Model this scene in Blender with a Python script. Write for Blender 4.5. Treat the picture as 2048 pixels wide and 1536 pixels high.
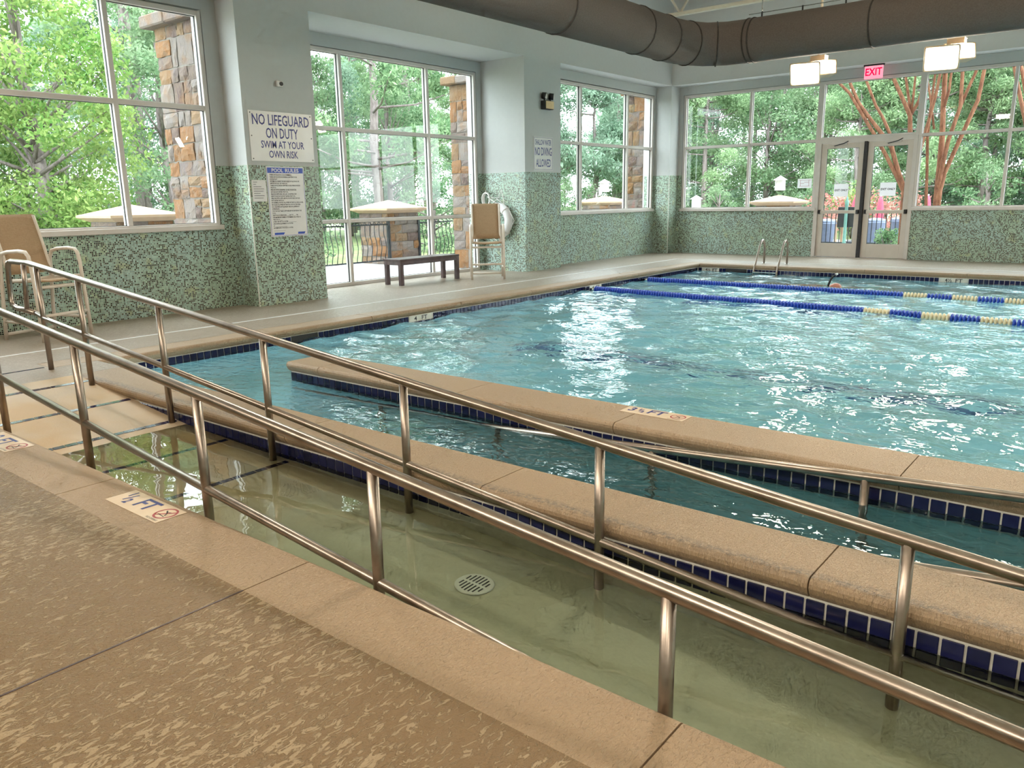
import bpy, bmesh, math, random
import numpy as np
from mathutils import Vector, Matrix, Euler

for _o in list(bpy.data.objects):
    bpy.data.objects.remove(_o)
S = bpy.context.scene
COL = S.collection
rnd = random.Random(7)

# ------------------------------------------------------------------ camera, sky, exposure
F_PX, YAW, PITCH, ROLL = 1579.59, -0.680997, -0.230173, -0.016982
fw = Vector((math.sin(YAW) * math.cos(PITCH), math.cos(YAW) * math.cos(PITCH), math.sin(PITCH)))
rt = Vector((math.cos(YAW), -math.sin(YAW), 0)); up = rt.cross(fw)
r2 = rt * math.cos(ROLL) + up * math.sin(ROLL); u2 = -rt * math.sin(ROLL) + up * math.cos(ROLL)
cam_d = bpy.data.cameras.new('camera'); cam = bpy.data.objects.new('camera', cam_d); COL.objects.link(cam)
cam_d.sensor_fit = 'HORIZONTAL'; cam_d.sensor_width = 36.0; cam_d.lens = F_PX / 2048 * 36.0
cam_d.clip_start = 0.05; cam_d.clip_end = 500
M = Matrix((r2, u2, -fw)).transposed().to_4x4(); M.translation = Vector((0, 0, 1.4)); cam.matrix_world = M
S.camera = cam

W = bpy.data.worlds.new('World'); S.world = W; W.use_nodes = True
SKY = 8.0
_bg = W.node_tree.nodes['Background']; _bg.inputs[0].default_value = (0.87, 0.945, 1.0, 1); _bg.inputs[1].default_value = SKY
S.view_settings.view_transform = 'Standard'; S.view_settings.look = 'None'
S.view_settings.exposure = 0.38; S.view_settings.gamma = 1.0; S.view_settings.use_curve_mapping = False
LAMP_W = 44.0
c = S.cycles
c.max_bounces = 7; c.diffuse_bounces = 3; c.glossy_bounces = 3; c.transmission_bounces = 5; c.transparent_max_bounces = 10
c.use_adaptive_sampling = True; c.adaptive_threshold = .10; c.adaptive_min_samples = 14
c.sample_clamp_indirect = 8.0; c.blur_glossy = 0.6

# ------------------------------------------------------------------ material helpers
class NT:
    def __init__(s, name):
        s.m = bpy.data.materials.new(name); s.m.use_nodes = True; s.t = s.m.node_tree
        s.t.nodes.clear(); s.out = s.n('ShaderNodeOutputMaterial')
    def n(s, typ, ins=None, **kw):
        nd = s.t.nodes.new(typ)
        for k, v in kw.items(): setattr(nd, k, v)
        for k, v in (ins or {}).items():
            if isinstance(v, bpy.types.NodeSocket): s.t.links.new(v, nd.inputs[k])
            else: nd.inputs[k].default_value = v
        return nd
    def math(s, op, a, b=0.0, c_=0.0):
        return s.n('ShaderNodeMath', {0: a, 1: b, 2: c_}, operation=op).outputs[0]
    def pos(s): return s.n('ShaderNodeNewGeometry').outputs['Position']
    def noise(s, vec, scale, detail=3, rough=.5, dist=0.0):
        return s.n('ShaderNodeTexNoise', {'Vector': vec, 'Scale': scale, 'Detail': detail, 'Roughness': rough, 'Distortion': dist}).outputs['Fac']
    def ramp(s, fac, stops, interp='LINEAR'):
        nd = s.n('ShaderNodeValToRGB', {0: fac}); r = nd.color_ramp; r.interpolation = interp
        while len(r.elements) < len(stops): r.elements.new(0.5)
        for e, (p_, col) in zip(r.elements, stops): e.position = p_; e.color = (*col, 1) if len(col) == 3 else col
        return nd.outputs[0]
    def mix(s, fac, a, b):
        nd = s.n('ShaderNodeMix', data_type='RGBA'); 
        for i, v in ((0, fac), (6, a), (7, b)):
            if isinstance(v, bpy.types.NodeSocket): s.t.links.new(v, nd.inputs[i])
            else: nd.inputs[i].default_value = (*v, 1) if isinstance(v, tuple) and len(v) == 3 else v
        return nd.outputs[2]
    def bump(s, h, strength=.3, dist=.01):
        return s.n('ShaderNodeBump', {'Height': h, 'Strength': strength, 'Distance': dist}).outputs[0]
    def principled(s, **ins):
        b = s.n('ShaderNodeBsdfPrincipled', {k.replace('_', ' '): v for k, v in ins.items()})
        s.t.links.new(b.outputs[0], s.out.inputs[0]); return b
    def surf(s, sock): s.t.links.new(sock, s.out.inputs[0])

def c4(c_): return (*c_, 1)
def pm(name, c1, c2=None, scale=8, rough=.6, metal=0.0, bump=0.0, bscale=None, detail=3):
    t = NT(name); p = t.n('ShaderNodeTexCoord').outputs['Object']
    c2 = c2 or tuple(min(1, x * 1.12) for x in c1)
    f = t.noise(p, scale, detail)
    col = t.ramp(f, [(.3, c1), (.7, c2)])
    kw = dict(Base_Color=col, Roughness=rough, Metallic=metal)
    if bump: kw['Normal'] = t.bump(t.noise(p, bscale or scale * 6, 4), bump, .01)
    t.principled(**kw); return t.m

def emis(name, col, strength):
    t = NT(name); p = t.n('ShaderNodeTexCoord').outputs['Object']
    f = t.noise(p, 3.0, 1)
    cc = t.ramp(f, [(.2, col), (.8, tuple(min(1, x * 1.03) for x in col))])
    t.surf(t.n('ShaderNodeEmission', {'Color': cc, 'Strength': strength}).outputs[0]); return t.m

def mosaic_mix(t, paint_col, zsplit):
    """glass mosaic wainscot below zsplit, paint above"""
    g = t.n('ShaderNodeNewGeometry'); P = g.outputs['Position']
    sx = t.n('ShaderNodeSeparateXYZ', {0: P}); sn = t.n('ShaderNodeSeparateXYZ', {0: g.outputs['True Normal']})
    useY = t.math('GREATER_THAN', t.math('ABSOLUTE', sn.outputs[0]), .5)
    u = t.math('ADD', t.math('MULTIPLY', sx.outputs[1], useY), t.math('MULTIPLY', sx.outputs[0], t.math('SUBTRACT', 1.0, useY)))
    pt = 1 / .0206
    U = t.math('MULTIPLY', u, pt); V = t.math('MULTIPLY', sx.outputs[2], pt)
    fu, fv = t.math('FRACT', U), t.math('FRACT', V)
    cell = t.n('ShaderNodeCombineXYZ', {0: t.math('FLOOR', U), 1: t.math('FLOOR', V), 2: t.math('MULTIPLY', useY, 7.0)}).outputs[0]
    wn = t.n('ShaderNodeTexWhiteNoise', {'Vector': cell}, noise_dimensions='3D')
    big = t.noise(P, 1.6, 1)
    pale = t.mix(t.ramp(big, [(.40, (0, 0, 0)), (.62, (1, 1, 1))]), (.24, .385, .30), (.245, .40, .395))
    pale = t.mix(t.math('MULTIPLY', t.ramp(t.noise(P, 5.5, 1), [(.60, (0, 0, 0)), (.70, (1, 1, 1))]), .6), pale, (.36, .38, .13))
    sep = t.n('ShaderNodeSeparateColor', {0: wn.outputs['Color']})
    var = t.math('MULTIPLY_ADD', sep.outputs[1], .9, .6)
    pale = t.n('ShaderNodeVectorMath', {0: pale, 1: t.n('ShaderNodeCombineXYZ', {0: var, 1: var, 2: var}).outputs[0]}, operation='MULTIPLY').outputs[0]
    dark = t.math('LESS_THAN', sep.outputs[0], .32)
    tile = t.mix(dark, pale, (.006, .014, .013))
    e = .11
    inside = t.math('MULTIPLY', t.math('MULTIPLY', t.math('GREATER_THAN', fu, e), t.math('LESS_THAN', fu, 1 - e)),
                    t.math('MULTIPLY', t.math('GREATER_THAN', fv, e), t.math('LESS_THAN', fv, 1 - e)))
    mos = t.mix(inside, (.50, .55, .44), tile)
    isM = t.math('LESS_THAN', sx.outputs[2], zsplit)
    pn = t.noise(P, 14, 1)
    paint = t.mix(pn, paint_col, tuple(min(1, x * 1.06) for x in paint_col))
    base = t.mix(isM, paint, mos)
    rough = t.math('SUBTRACT', .75, t.math('MULTIPLY', t.math('MULTIPLY', isM, inside), .55))
    bh = t.math('ADD', t.math('MULTIPLY', t.math('MULTIPLY', inside, isM), .6), t.math('MULTIPLY', t.math('MULTIPLY', pn, t.math('SUBTRACT', 1.0, isM)), .5))
    t.principled(Base_Color=base, Roughness=rough, Normal=t.bump(bh, .25, .002))

def mat_wall():
    t = NT('painted wall with mosaic wainscot'); mosaic_mix(t, (.50, .515, .51), 1.9); return t.m

def mat_deck(name, base, light, amount, scale=1.0, r0=.26):
    t = NT(name); P = t.pos()
    mp = t.n('ShaderNodeMapping', {'Vector': P, 'Scale': (50 * scale, 21 * scale, 20)}).outputs[0]
    n1 = t.noise(mp, 1.0, 4, .66, 1.0)
    n2 = t.noise(P, .9, 3); n3 = t.noise(P, 95, 2, .65)
    th = t.math('MULTIPLY_ADD', n2, -.42, .725 + (1 - amount) * .10)
    msk = t.n('ShaderNodeMapRange', {0: n1, 1: th, 2: t.math('ADD', th, .04)}).outputs[0]
    b2 = t.mix(n3, tuple(x * .84 for x in base), tuple(min(1, x * 1.12) for x in base))
    col = t.mix(t.math('MULTIPLY', msk, .75), b2, light)
    h = t.math('ADD', t.math('MULTIPLY', msk, .5), t.math('ADD', t.math('MULTIPLY', n3, .28), t.math('MULTIPLY', n1, .35)))
    r = t.math('MULTIPLY_ADD', n3, .2, r0)
    t.principled(Base_Color=col, Roughness=r, Normal=t.bump(h, .75, .012)); return t.m

def mat_scuffed():
    m_ = MT_COPING = mat_deck('tan coping concrete with grey scuffs', (.405, .29, .185), (.48, .355, .24), .6, 2.6, .38)
    nt = m_.node_tree; b = [n for n in nt.nodes if n.type == 'BSDF_PRINCIPLED'][0]
    t = NT.__new__(NT); t.m = m_; t.t = nt
    src = b.inputs['Base Color'].links[0].from_socket
    P = t.pos(); y = t.n('ShaderNodeSeparateXYZ', {0: P}).outputs[1]
    yy = t.math('ADD', y, t.math('MULTIPLY_ADD', t.noise(P, 2.2, 2), .06, -.03))
    band = t.math('MULTIPLY', t.n('ShaderNodeMapRange', {0: yy, 1: 2.79, 2: 2.815}).outputs[0], t.n('ShaderNodeMapRange', {0: yy, 1: 2.835, 2: 2.875, 3: 1.0, 4: 0.0}).outputs[0])
    msk = t.math('MULTIPLY', band, t.ramp(t.noise(P, 45, 3, .7), [(.38, (0, 0, 0)), (.60, (1, 1, 1))]))
    nt.links.new(t.mix(t.math('MULTIPLY', msk, .75), src, (.13, .115, .10)), b.inputs['Base Color']); return m_
def mat_glass():
    t = NT('window glass')
    g = t.n('ShaderNodeNewGeometry')
    fr = t.n('ShaderNodeFresnel', {'IOR': 1.42}).outputs[0]
    fac = t.math('MULTIPLY', fr, t.math('SUBTRACT', 1.0, g.outputs['Backfacing']))
    tint = (.96, .985, .975, 1)
    tr = t.n('ShaderNodeBsdfTransparent', {'Color': tint}); gl = t.n('ShaderNodeBsdfGlossy', {'Color': (1, 1, 1, 1), 'Roughness': .01})
    t.surf(t.n('ShaderNodeMixShader', {0: fac, 1: tr.outputs[0], 2: gl.outputs[0]}).outputs[0]); return t.m

def mat_water(name, tint, b1, s1):
    t = NT(name); P = t.pos()
    n = t.noise(t.n('ShaderNodeMapping', {'Vector': P, 'Scale': (1, 1.5, 1)}).outputs[0], s1, 2, .5, .4)
    nb = t.bump(n, b1, .05)
    fr = t.n('ShaderNodeFresnel', {'IOR': 1.333, 'Normal': nb}).outputs[0]
    rf = t.n('ShaderNodeBsdfRefraction', {'Color': c4(tint), 'Roughness': 0.0, 'IOR': 1.333, 'Normal': nb})
    gl = t.n('ShaderNodeBsdfGlossy', {'Color': (1, 1, 1, 1), 'Roughness': .01, 'Normal': nb})
    t.surf(t.n('ShaderNodeMixShader', {0: fr, 1: rf.outputs[0], 2: gl.outputs[0]}).outputs[0]); return t.m

def mat_leaf(name, dark, light, scale=.8):
    t = NT(name); g = t.n('ShaderNodeNewGeometry'); oi = t.n('ShaderNodeObjectInfo')
    f = t.math('ADD', t.math('MULTIPLY', t.noise(g.outputs['Position'], scale, 1), .75), t.math('MULTIPLY', g.outputs['Random Per Island'], .35))
    f = t.math('ADD', f, t.math('MULTIPLY_ADD', oi.outputs['Random'], .16, -.08))
    col = t.ramp(f, [(.28, dark), (.78, light)])
    d = t.n('ShaderNodeBsdfDiffuse', {'Color': col}); tl = t.n('ShaderNodeBsdfTranslucent', {'Color': col})
    t.surf(t.n('ShaderNodeMixShader', {0: .4, 1: d.outputs[0], 2: tl.outputs[0]}).outputs[0]); return t.m

def mat_stone():
    t = NT('ledger stone'); oi = t.n('ShaderNodeObjectInfo'); P = t.pos()
    a = t.ramp(oi.outputs['Random'], [(0, (.145, .105, .092)), (.14, (.215, .095, .033)), (.28, (.185, .152, .14)), (.42, (.105, .066, .06)),
               (.54, (.215, .13, .068)), (.68, (.205, .175, .162)), (.82, (.23, .105, .036)), (.92, (.155, .12, .115))], 'CONSTANT')
    mp = t.n('ShaderNodeMapping', {'Vector': P, 'Scale': (7, 7, 3)}).outputs[0]
    n = t.noise(mp, 2.2, 4, .6, .8)
    col = t.mix(t.ramp(n, [(.42, (0, 0, 0)), (.62, (1, 1, 1))]), a, t.mix(.5, a, (.22, .165, .12)))
    col = t.mix(t.math('MULTIPLY', t.ramp(t.noise(P, 2.7, 2), [(.5, (0, 0, 0)), (.62, (1, 1, 1))]), .5), col, (.215, .10, .03))
    t.principled(Base_Color=col, Roughness=.85, Normal=t.bump(t.noise(mp, 6, 5, .65), .8, .03)); return t.m

def mat_plaster(name, a, b, stain=None, x0=None, x1=None):
    t = NT(name); P = t.pos(); n = t.noise(P, 3.5, 4, .6); n2 = t.noise(P, 70, 3)
    col = t.mix(n, a, b); col = t.mix(t.math('MULTIPLY', n2, .35), col, tuple(x * .7 for x in a))
    if stain:
        x = t.n('ShaderNodeSeparateXYZ', {0: P}).outputs[0]
        m = t.n('ShaderNodeMapRange', {0: t.math('ADD', x, t.math('MULTIPLY_ADD', n, 1.2, -.6)), 1: x0, 2: x1, 3: 1.0, 4: 0.0}).outputs[0]
        st = t.mix(t.ramp(t.noise(P, 1.7, 3), [(.4, (0, 0, 0)), (.65, (1, 1, 1))]), stain, tuple(v * f for v, f in zip(stain, (.92, .78, .55))))
        col = t.mix(m, col, st)
    t.principled(Base_Color=col, Roughness=.6, Normal=t.bump(n2, .2, .004)); return t.m

def mat_steel():
    t = NT('brushed stainless steel'); P = t.pos()
    f = t.noise(P, 9, 3, .55)
    col = t.ramp(f, [(.30, (.30, .25, .215)), (.50, (.37, .315, .275)), (.75, (.41, .355, .315))])
    t.principled(Base_Color=col, Metallic=1.0, Roughness=t.math('MULTIPLY_ADD', f, .10, .27)); return t.m

def mat_sling():
    t = NT('woven sling fabric'); p = t.n('ShaderNodeTexCoord').outputs['Object']
    s_ = t.n('ShaderNodeSeparateXYZ', {0: p})
    w1 = t.math('SINE', t.math('MULTIPLY', s_.outputs[1], 700.0)); w2 = t.math('SINE', t.math('MULTIPLY', s_.outputs[2], 700.0))
    w = t.math('MULTIPLY_ADD', t.math('MULTIPLY', w1, w2), .5, .5)
    col = t.mix(t.math('MULTIPLY', t.noise(p, 60, 4), w), (.30, .19, .10), (.60, .44, .29))
    t.principled(Base_Color=col, Roughness=.7, Normal=t.bump(w, .2, .002)); return t.m

def mat_tile():
    t = NT('cobalt glazed tile'); oi = t.n('ShaderNodeObjectInfo'); P = t.pos()
    f = t.math('MULTIPLY_ADD', oi.outputs['Random'], .5, t.math('MULTIPLY', t.noise(P, 30, 2), .5))
    t.principled(Base_Color=t.ramp(f, [(.2, (.006, .008, .036)), (.8, (.013, .016, .078))]), Roughness=.12); return t.m

def mat_bark(name, a, b, sc=(6, 6, 1.5)):
    t = NT(name); P = t.n('ShaderNodeMapping', {'Vector': t.pos(), 'Scale': sc}).outputs[0]
    n = t.noise(P, 2.0, 5, .65, .5)
    t.principled(Base_Color=t.ramp(n, [(.35, a), (.62, b)]), Roughness=.9, Normal=t.bump(n, .6, .03)); return t.m

MT = dict(
    wall=mat_wall(),
    ceiling=pm('painted metal roof deck', (.62, .60, .53), (.70, .68, .60), 4, .7),
    deck=mat_deck('knockdown deck coating with painted window sheen', (.33, .265, .20), (.46, .40, .33), 1.0),  # same coating as deck_near, base colour lightened to carry the sheen from the windows
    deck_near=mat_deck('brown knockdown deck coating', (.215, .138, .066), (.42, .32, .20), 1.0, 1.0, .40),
    coping=mat_deck('tan coping concrete', (.405, .29, .185), (.48, .355, .24), .6, 2.6, .38),
    scuffed=mat_scuffed(),
    plaster=mat_plaster('pool plaster', (.46, .76, .83), (.54, .82, .88)),
    ramp=mat_plaster('ramp plaster', (.58, .57, .43), (.68, .66, .51), (.50, .40, .28), -4.4, -2.9),
    grout=pm('pale tile grout', (.58, .58, .54), (.66, .66, .62), 40, .8),
    lane=pm('blue lane tile', (.06, .13, .30), (.08, .16, .34), 12, .3), tile=mat_tile(), steel=mat_steel(), sling=mat_sling(), glass=mat_glass(), stone=mat_stone(),
    chrome=pm('polished ladder steel', (.62, .60, .58), (.72, .70, .68), 12, .15, 1.0),
    frame=pm('champagne aluminium frame', (.62, .575, .54), (.67, .625, .59), 5, .45),
    doorpaint=pm('almond painted door', (.60, .54, .48), (.64, .58, .52), 5, .45),
    gasket=pm('black rubber gasket', (.012, .012, .014), (.02, .02, .024), 30, .6),
    black=pm('black plastic', (.015, .015, .017), (.03, .03, .033), 30, .5),
    white=pm('white enamel', (.72, .72, .72), (.80, .80, .80), 10, .35),
    signwhite=pm('white sign board', (.70, .69, .68), (.76, .75, .74), 4, .25),
    paper=mat_leaf('white paper', (.86, .86, .88), (.90, .90, .92), 2),
    navy=pm('navy sign ink', (.012, .018, .17), (.018, .025, .21), 20, .4),
    royal=pm('royal blue sign ink', (.012, .06, .42), (.018, .075, .48), 20, .4),
    ink=pm('black sign ink', (.02, .02, .025), (.035, .035, .04), 20, .5),
    red=pm('red sign ink', (.55, .05, .06), (.62, .07, .08), 20, .5),
    maroon=pm('maroon marker ink', (.36, .045, .055), (.42, .06, .07), 20, .5),
    marker=pm('cream marker tile', (.66, .52, .37), (.72, .58, .43), 12, .4),
    ivory=pm('ivory marker tile', (.62, .62, .56), (.68, .68, .62), 20, .3),
    chairframe=pm('sand powder coat', (.66, .59, .51), (.72, .65, .57), 12, .45),
    wood=pm('dark stained bench wood', (.055, .03, .032), (.10, .058, .055), 9, .4, 0, .15),
    duct=pm('brown duct fabric', (.105, .083, .072), (.132, .106, .092), 60, .9, 0, .25, 300),
    seam=pm('dark duct seam', (.03, .025, .022), (.05, .04, .035), 20, .8),
    joist=pm('cream painted joist', (.55, .50, .40), (.62, .57, .46), 10, .6),
    housing=pm('bronze lamp housing', (.55, .43, .30), (.62, .50, .36), 10, .5),
    lens=emis('lit lamp lens', (1.0, .86, .68), 14.0),
    exitface=emis('lit exit panel', (1.0, .30, .38), 1.1),
    exitred=emis('lit exit letters', (.80, .0, .06), 1.0),
    brass=pm('brass cover', (.62, .44, .24), (.68, .50, .28), 14, .4, .3),
    ropeblue=pm('blue lane float', (.012, .055, .42), (.02, .075, .50), 20, .3),
    ropecream=pm('cream lane float', (.66, .60, .40), (.72, .66, .46), 20, .35),
    ring=pm('white ring buoy vinyl', (.72, .72, .74), (.80, .80, .82), 9, .4),
    cord=pm('white cord', (.72, .70, .68), (.80, .78, .76), 40, .7),
    drain=pm('white drain cover', (.88, .87, .82), (.92, .91, .86), 20, .5),
    skin=pm('skin', (.55, .23, .17), (.62, .28, .21), 12, .45),
    trunks=pm('dark swim trunks', (.02, .025, .05), (.035, .04, .07), 20, .6),
    patio=pm('pale patio concrete', (.36, .35, .345), (.42, .41, .405), 2, .8),
    lawn=pm('lawn and leaf litter', (.10, .17, .05), (.22, .24, .10), 1.2, .9, 0, .3, 20),
    mortar=pm('stone mortar', (.17, .15, .13), (.21, .185, .16), 12, .9),
    cap=pm('cast cream cap', (.36, .245, .155), (.41, .29, .19), 5, .7),
    iron=pm('black wrought iron', (.012, .014, .018), (.025, .028, .034), 25, .45),
    sheath=pm('white exterior trim', (.70, .70, .70), (.76, .76, .76), 4, .6),
    green=pm('verdigris green post', (.12, .27, .23), (.16, .33, .28), 10, .5),
    umb=pm('red umbrella canvas', (.62, .06, .11), (.70, .09, .14), 10, .8),
    bin=pm('slate blue plastic', (.16, .20, .30), (.20, .24, .35), 10, .5),
    boulder=pm('tan boulder', (.50, .40, .29), (.62, .52, .40), 3, .9, 0, .5, 12),
    pine_bark=mat_bark('pine bark', (.14, .105, .10), (.29, .235, .23)),
    myrtle_bark=mat_bark('peeling myrtle bark', (.15, .052, .028), (.32, .14, .075), (9, 9, 2.5)),
    leaf_bright=mat_leaf('spring green leaves', (.10, .21, .05), (.37, .46, .16)),
    leaf_mid=mat_leaf('mid green leaves', (.075, .16, .075), (.30, .40, .24)),
    leaf_pine=mat_leaf('pine needles', (.10, .19, .09), (.36, .48, .27), .6),
    leaf_teal=mat_leaf('blue green leaves', (.10, .19, .12), (.35, .46, .35)),
    leaf_pink=mat_leaf('pink blossom', (.36, .10, .10), (.52, .28, .23), 2),
    leaf_shrub=mat_leaf('glossy shrub leaves', (.05, .14, .05), (.30, .42, .24), 2),
    pool_water=mat_water('pool water', (.80, .97, 1.0), .34, 7.0),
    calm_water=mat_water('calm ramp water', (.90, .97, .90), .035, 3.0),
)

# ------------------------------------------------------------------ mesh helpers
class MB:
    def __init__(s): s.v = []; s.f = []; s.sm = []
    def add(s, vs, fs, smooth=False):
        o = len(s.v); s.v += [tuple(v) for v in vs]; s.f += [tuple(i + o for i in f) for f in fs]; s.sm += [smooth] * len(fs); return s
    def box(s, x0, x1, y0, y1, z0, z1):
        v = [(x0, y0, z0), (x1, y0, z0), (x1, y1, z0), (x0, y1, z0), (x0, y0, z1), (x1, y0, z1), (x1, y1, z1), (x0, y1, z1)]
        return s.add(v, [(3, 2, 1, 0), (4, 5, 6, 7), (0, 1, 5, 4), (1, 2, 6, 5), (2, 3, 7, 6), (3, 0, 4, 7)])
    def bbox(s, x0, x1, y0, y1, z0, z1, b=.004):
        """box with chamfered edges"""
        bm = bmesh.new(); bmesh.ops.create_cube(bm, size=1)
        for v in bm.verts: v.co = Vector(((x0 + x1) / 2 + v.co.x * (x1 - x0), (y0 + y1) / 2 + v.co.y * (y1 - y0), (z0 + z1) / 2 + v.co.z * (z1 - z0)))
        bmesh.ops.bevel(bm, geom=bm.edges[:], offset=b, segments=1, affect='EDGES')
        bm.verts.index_update(); s.add([v.co[:] for v in bm.verts], [[v.index for v in f.verts] for f in bm.faces]); bm.free(); return s
    def obox(s, cen, ax, ay, az, hx, hy, hz):
        cen, ax, ay, az = map(Vector, (cen, ax, ay, az)); v = []
        for k in (-1, 1):
            for (i, j) in ((-1, -1), (1, -1), (1, 1), (-1, 1)): v.append(cen + ax * hx * i + ay * hy * j + az * hz * k)
        return s.add(v, [(3, 2, 1, 0), (4, 5, 6, 7), (0, 1, 5, 4), (1, 2, 6, 5), (2, 3, 7, 6), (3, 0, 4, 7)])
    def tube(s, pts, r, seg=12, cap=True, closed=False):
        pts = [Vector(p_) for p_ in pts]; n = len(pts); rs = r if isinstance(r, (list, tuple)) else [r] * n
        rings = []; prev = None
        for i, p_ in enumerate(pts):
            a = pts[(i - 1) % n] if (i or closed) else p_; b = pts[(i + 1) % n] if (i < n - 1 or closed) else p_
            d = (b - a).normalized()
            if prev is None: 
                ref = Vector((0, 0, 1)) if abs(d.z) < .9 else Vector((1, 0, 0)); x = d.cross(ref).normalized()
            else: x = (prev - d * prev.dot(d)).normalized()
            prev = x; y = d.cross(x)
            rings.append([p_ + (x * math.cos(2 * math.pi * k / seg) + y * math.sin(2 * math.pi * k / seg)) * rs[i] for k in range(seg)])
        vs = [q for rg in rings for q in rg]; fs = []
        for i in range(n if closed else n - 1):
            j = (i + 1) % n
            for k in range(seg): fs.append((i * seg + k, i * seg + (k + 1) % seg, j * seg + (k + 1) % seg, j * seg + k))
        s.add(vs, fs, True)
        if cap and not closed:
            o = len(s.v) - len(vs); s.f.append(tuple(o + k for k in range(seg - 1, -1, -1))); s.f.append(tuple(o + (n - 1) * seg + k for k in range(seg))); s.sm += [False] * 2
        return s
    def prism(s, poly, a0, a1, axis='x', smooth=False):
        """poly of 2D points in the plane across axis, run from a0 to a1"""
        m = len(poly)
        def P(a, q): return (a, q[0], q[1]) if axis == 'x' else ((q[0], a, q[1]) if axis == 'y' else (q[0], q[1], a))
        vs = [P(a0, q) for q in poly] + [P(a1, q) for q in poly]
        fs = [(i, (i + 1) % m, m + (i + 1) % m, m + i) for i in range(m)]
        s.add(vs, fs, smooth); o = len(s.v) - 2 * m
        s.f += [tuple(o + i for i in range(m - 1, -1, -1)), tuple(o + m + i for i in range(m))]; s.sm += [False] * 2; return s
    def lathe(s, prof, cx=0, cy=0, seg=20):
        vs = []; n = len(prof)
        for (r, z) in prof: vs += [(cx + r * math.cos(2 * math.pi * k / seg), cy + r * math.sin(2 * math.pi * k / seg), z) for k in range(seg)]
        fs = [(i * seg + k, i * seg + (k + 1) % seg, (i + 1) * seg + (k + 1) % seg, (i + 1) * seg + k) for i in range(n - 1) for k in range(seg)]
        s.add(vs, fs, True); o = len(s.v) - len(vs)
        s.f += [tuple(o + k for k in range(seg - 1, -1, -1)), tuple(o + (n - 1) * seg + k for k in range(seg))]; s.sm += [False] * 2; return s
    def mesh(s, name, mat, off=(0, 0, 0)):
        me = bpy.data.meshes.new(name); ox, oy, oz = off
        me.from_pydata([(x - ox, y - oy, z - oz) for x, y, z in s.v], [], s.f)
        me.polygons.foreach_set('use_smooth', s.sm); 
        me.materials.append(MT[mat] if isinstance(mat, str) else mat)
        bm = bmesh.new(); bm.from_mesh(me); bmesh.ops.recalc_face_normals(bm, faces=bm.faces); bm.to_mesh(me); bm.free()
        return me
    def build(s, name, mat, parent=None, local=False, fix=True):
        if parent is not None:
            off = (0, 0, 0) if local else root_loc(parent)
            o = bpy.data.objects.new(name, s.mesh(name, mat, off)); o.parent = parent
        else:
            a = np.array(s.v); off = ((a[:, 0].min() + a[:, 0].max()) / 2, (a[:, 1].min() + a[:, 1].max()) / 2, a[:, 2].min())
            if local: off = (0, 0, 0)
            o = bpy.data.objects.new(name, s.mesh(name, mat, off)); o.location = off
        COL.objects.link(o); return o

def root_loc(o):
    while o.parent is not None: o = o.parent
    return tuple(o.location)
def tag(o, label=None, cat=None, group=None, kind=None):
    if label: o['label'] = label
    if cat: o['category'] = cat
    if group: o['group'] = group
    if kind: o['kind'] = kind
    return o
def struct(o): o['kind'] = 'structure'; return o
def thing(name, loc, label, cat, group=None, rz=0):
    o = bpy.data.objects.new(name, None); COL.objects.link(o); o.location = loc; o.rotation_euler = (0, 0, rz); o.empty_display_size = .1
    return tag(o, label, cat, group)
def piece(name, me, parent, world):
    o = bpy.data.objects.new(name, me); COL.objects.link(o); o.parent = parent
    rl = root_loc(parent); o.location = (world[0] - rl[0], world[1] - rl[1], world[2] - rl[2]); return o
def copy_tree(o, parent=None):
    q = o.copy(); COL.objects.link(q); q.parent = parent
    for ch in list(o.children): copy_tree(ch, q)
    return q
def text_mb(body, size, xs=1.0, align='CENTER', bold=0.0, res=2):
    cu = bpy.data.curves.new('t', 'FONT'); cu.body = body; cu.size = size; cu.align_x = align; cu.align_y = 'CENTER'; cu.resolution_u = res
    cu.offset = bold; cu.space_line = .86
    ob = bpy.data.objects.new('t', cu); COL.objects.link(ob)
    bpy.context.view_layer.update()
    me = bpy.data.meshes.new_from_object(ob.evaluated_get(bpy.context.evaluated_depsgraph_get()))
    m = MB(); m.add([(v.co.x * xs, v.co.y, 0) for v in me.vertices], [tuple(p_.vertices) for p_ in me.polygons])
    bpy.data.objects.remove(ob); bpy.data.curves.remove(cu); bpy.data.meshes.remove(me); return m
def fit_mb(body, cap_h, width, align='CENTER', bold=.0, res=2):
    m = text_mb(body, 1.0, 1.0, 'CENTER', bold, res); a = np.array(m.v); lo, hi = a.min(0), a.max(0)
    sx, sy = width / (hi[0] - lo[0]), cap_h / (hi[1] - lo[1]); cx, cy = (lo[0] + hi[0]) / 2, (lo[1] + hi[1]) / 2
    m.v = [((x - cx) * sx, (y - cy) * sy, 0) for x, y, z in m.v]; return m
def map_mb(m, org, ux, uy):
    """place flat (x,y) lettering on the plane org + x*ux + y*uy"""
    org, ux, uy = Vector(org), Vector(ux), Vector(uy)
    m.v = [tuple(org + ux * v[0] + uy * v[1]) for v in m.v]; return m

# ------------------------------------------------------------------ key dimensions
XR, XP, XA, YF, YB = -10.0, -9.58, -10.65, 18.55, 18.12      # recess, pillar face, alcove back, far recess, far beam
ZB, ZC = 3.98, 6.2
XPW, YPF, YPN, YPT = -7.57, 15.75, 4.62, 4.16                 # pool left face, pool far face, peninsula far and near lips
W1N, W1F = 2.785, 3.18                                        # ramp wall lips
YK0, YK1 = 1.45, 1.77                                         # near coping strip
ZW = -.155; ZT = -.085; TP = .0772
XE, YE0 = 6.5, -6.0
def ramp_z(x): return min(0.0, -.09 * (x + 7.05))

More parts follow.
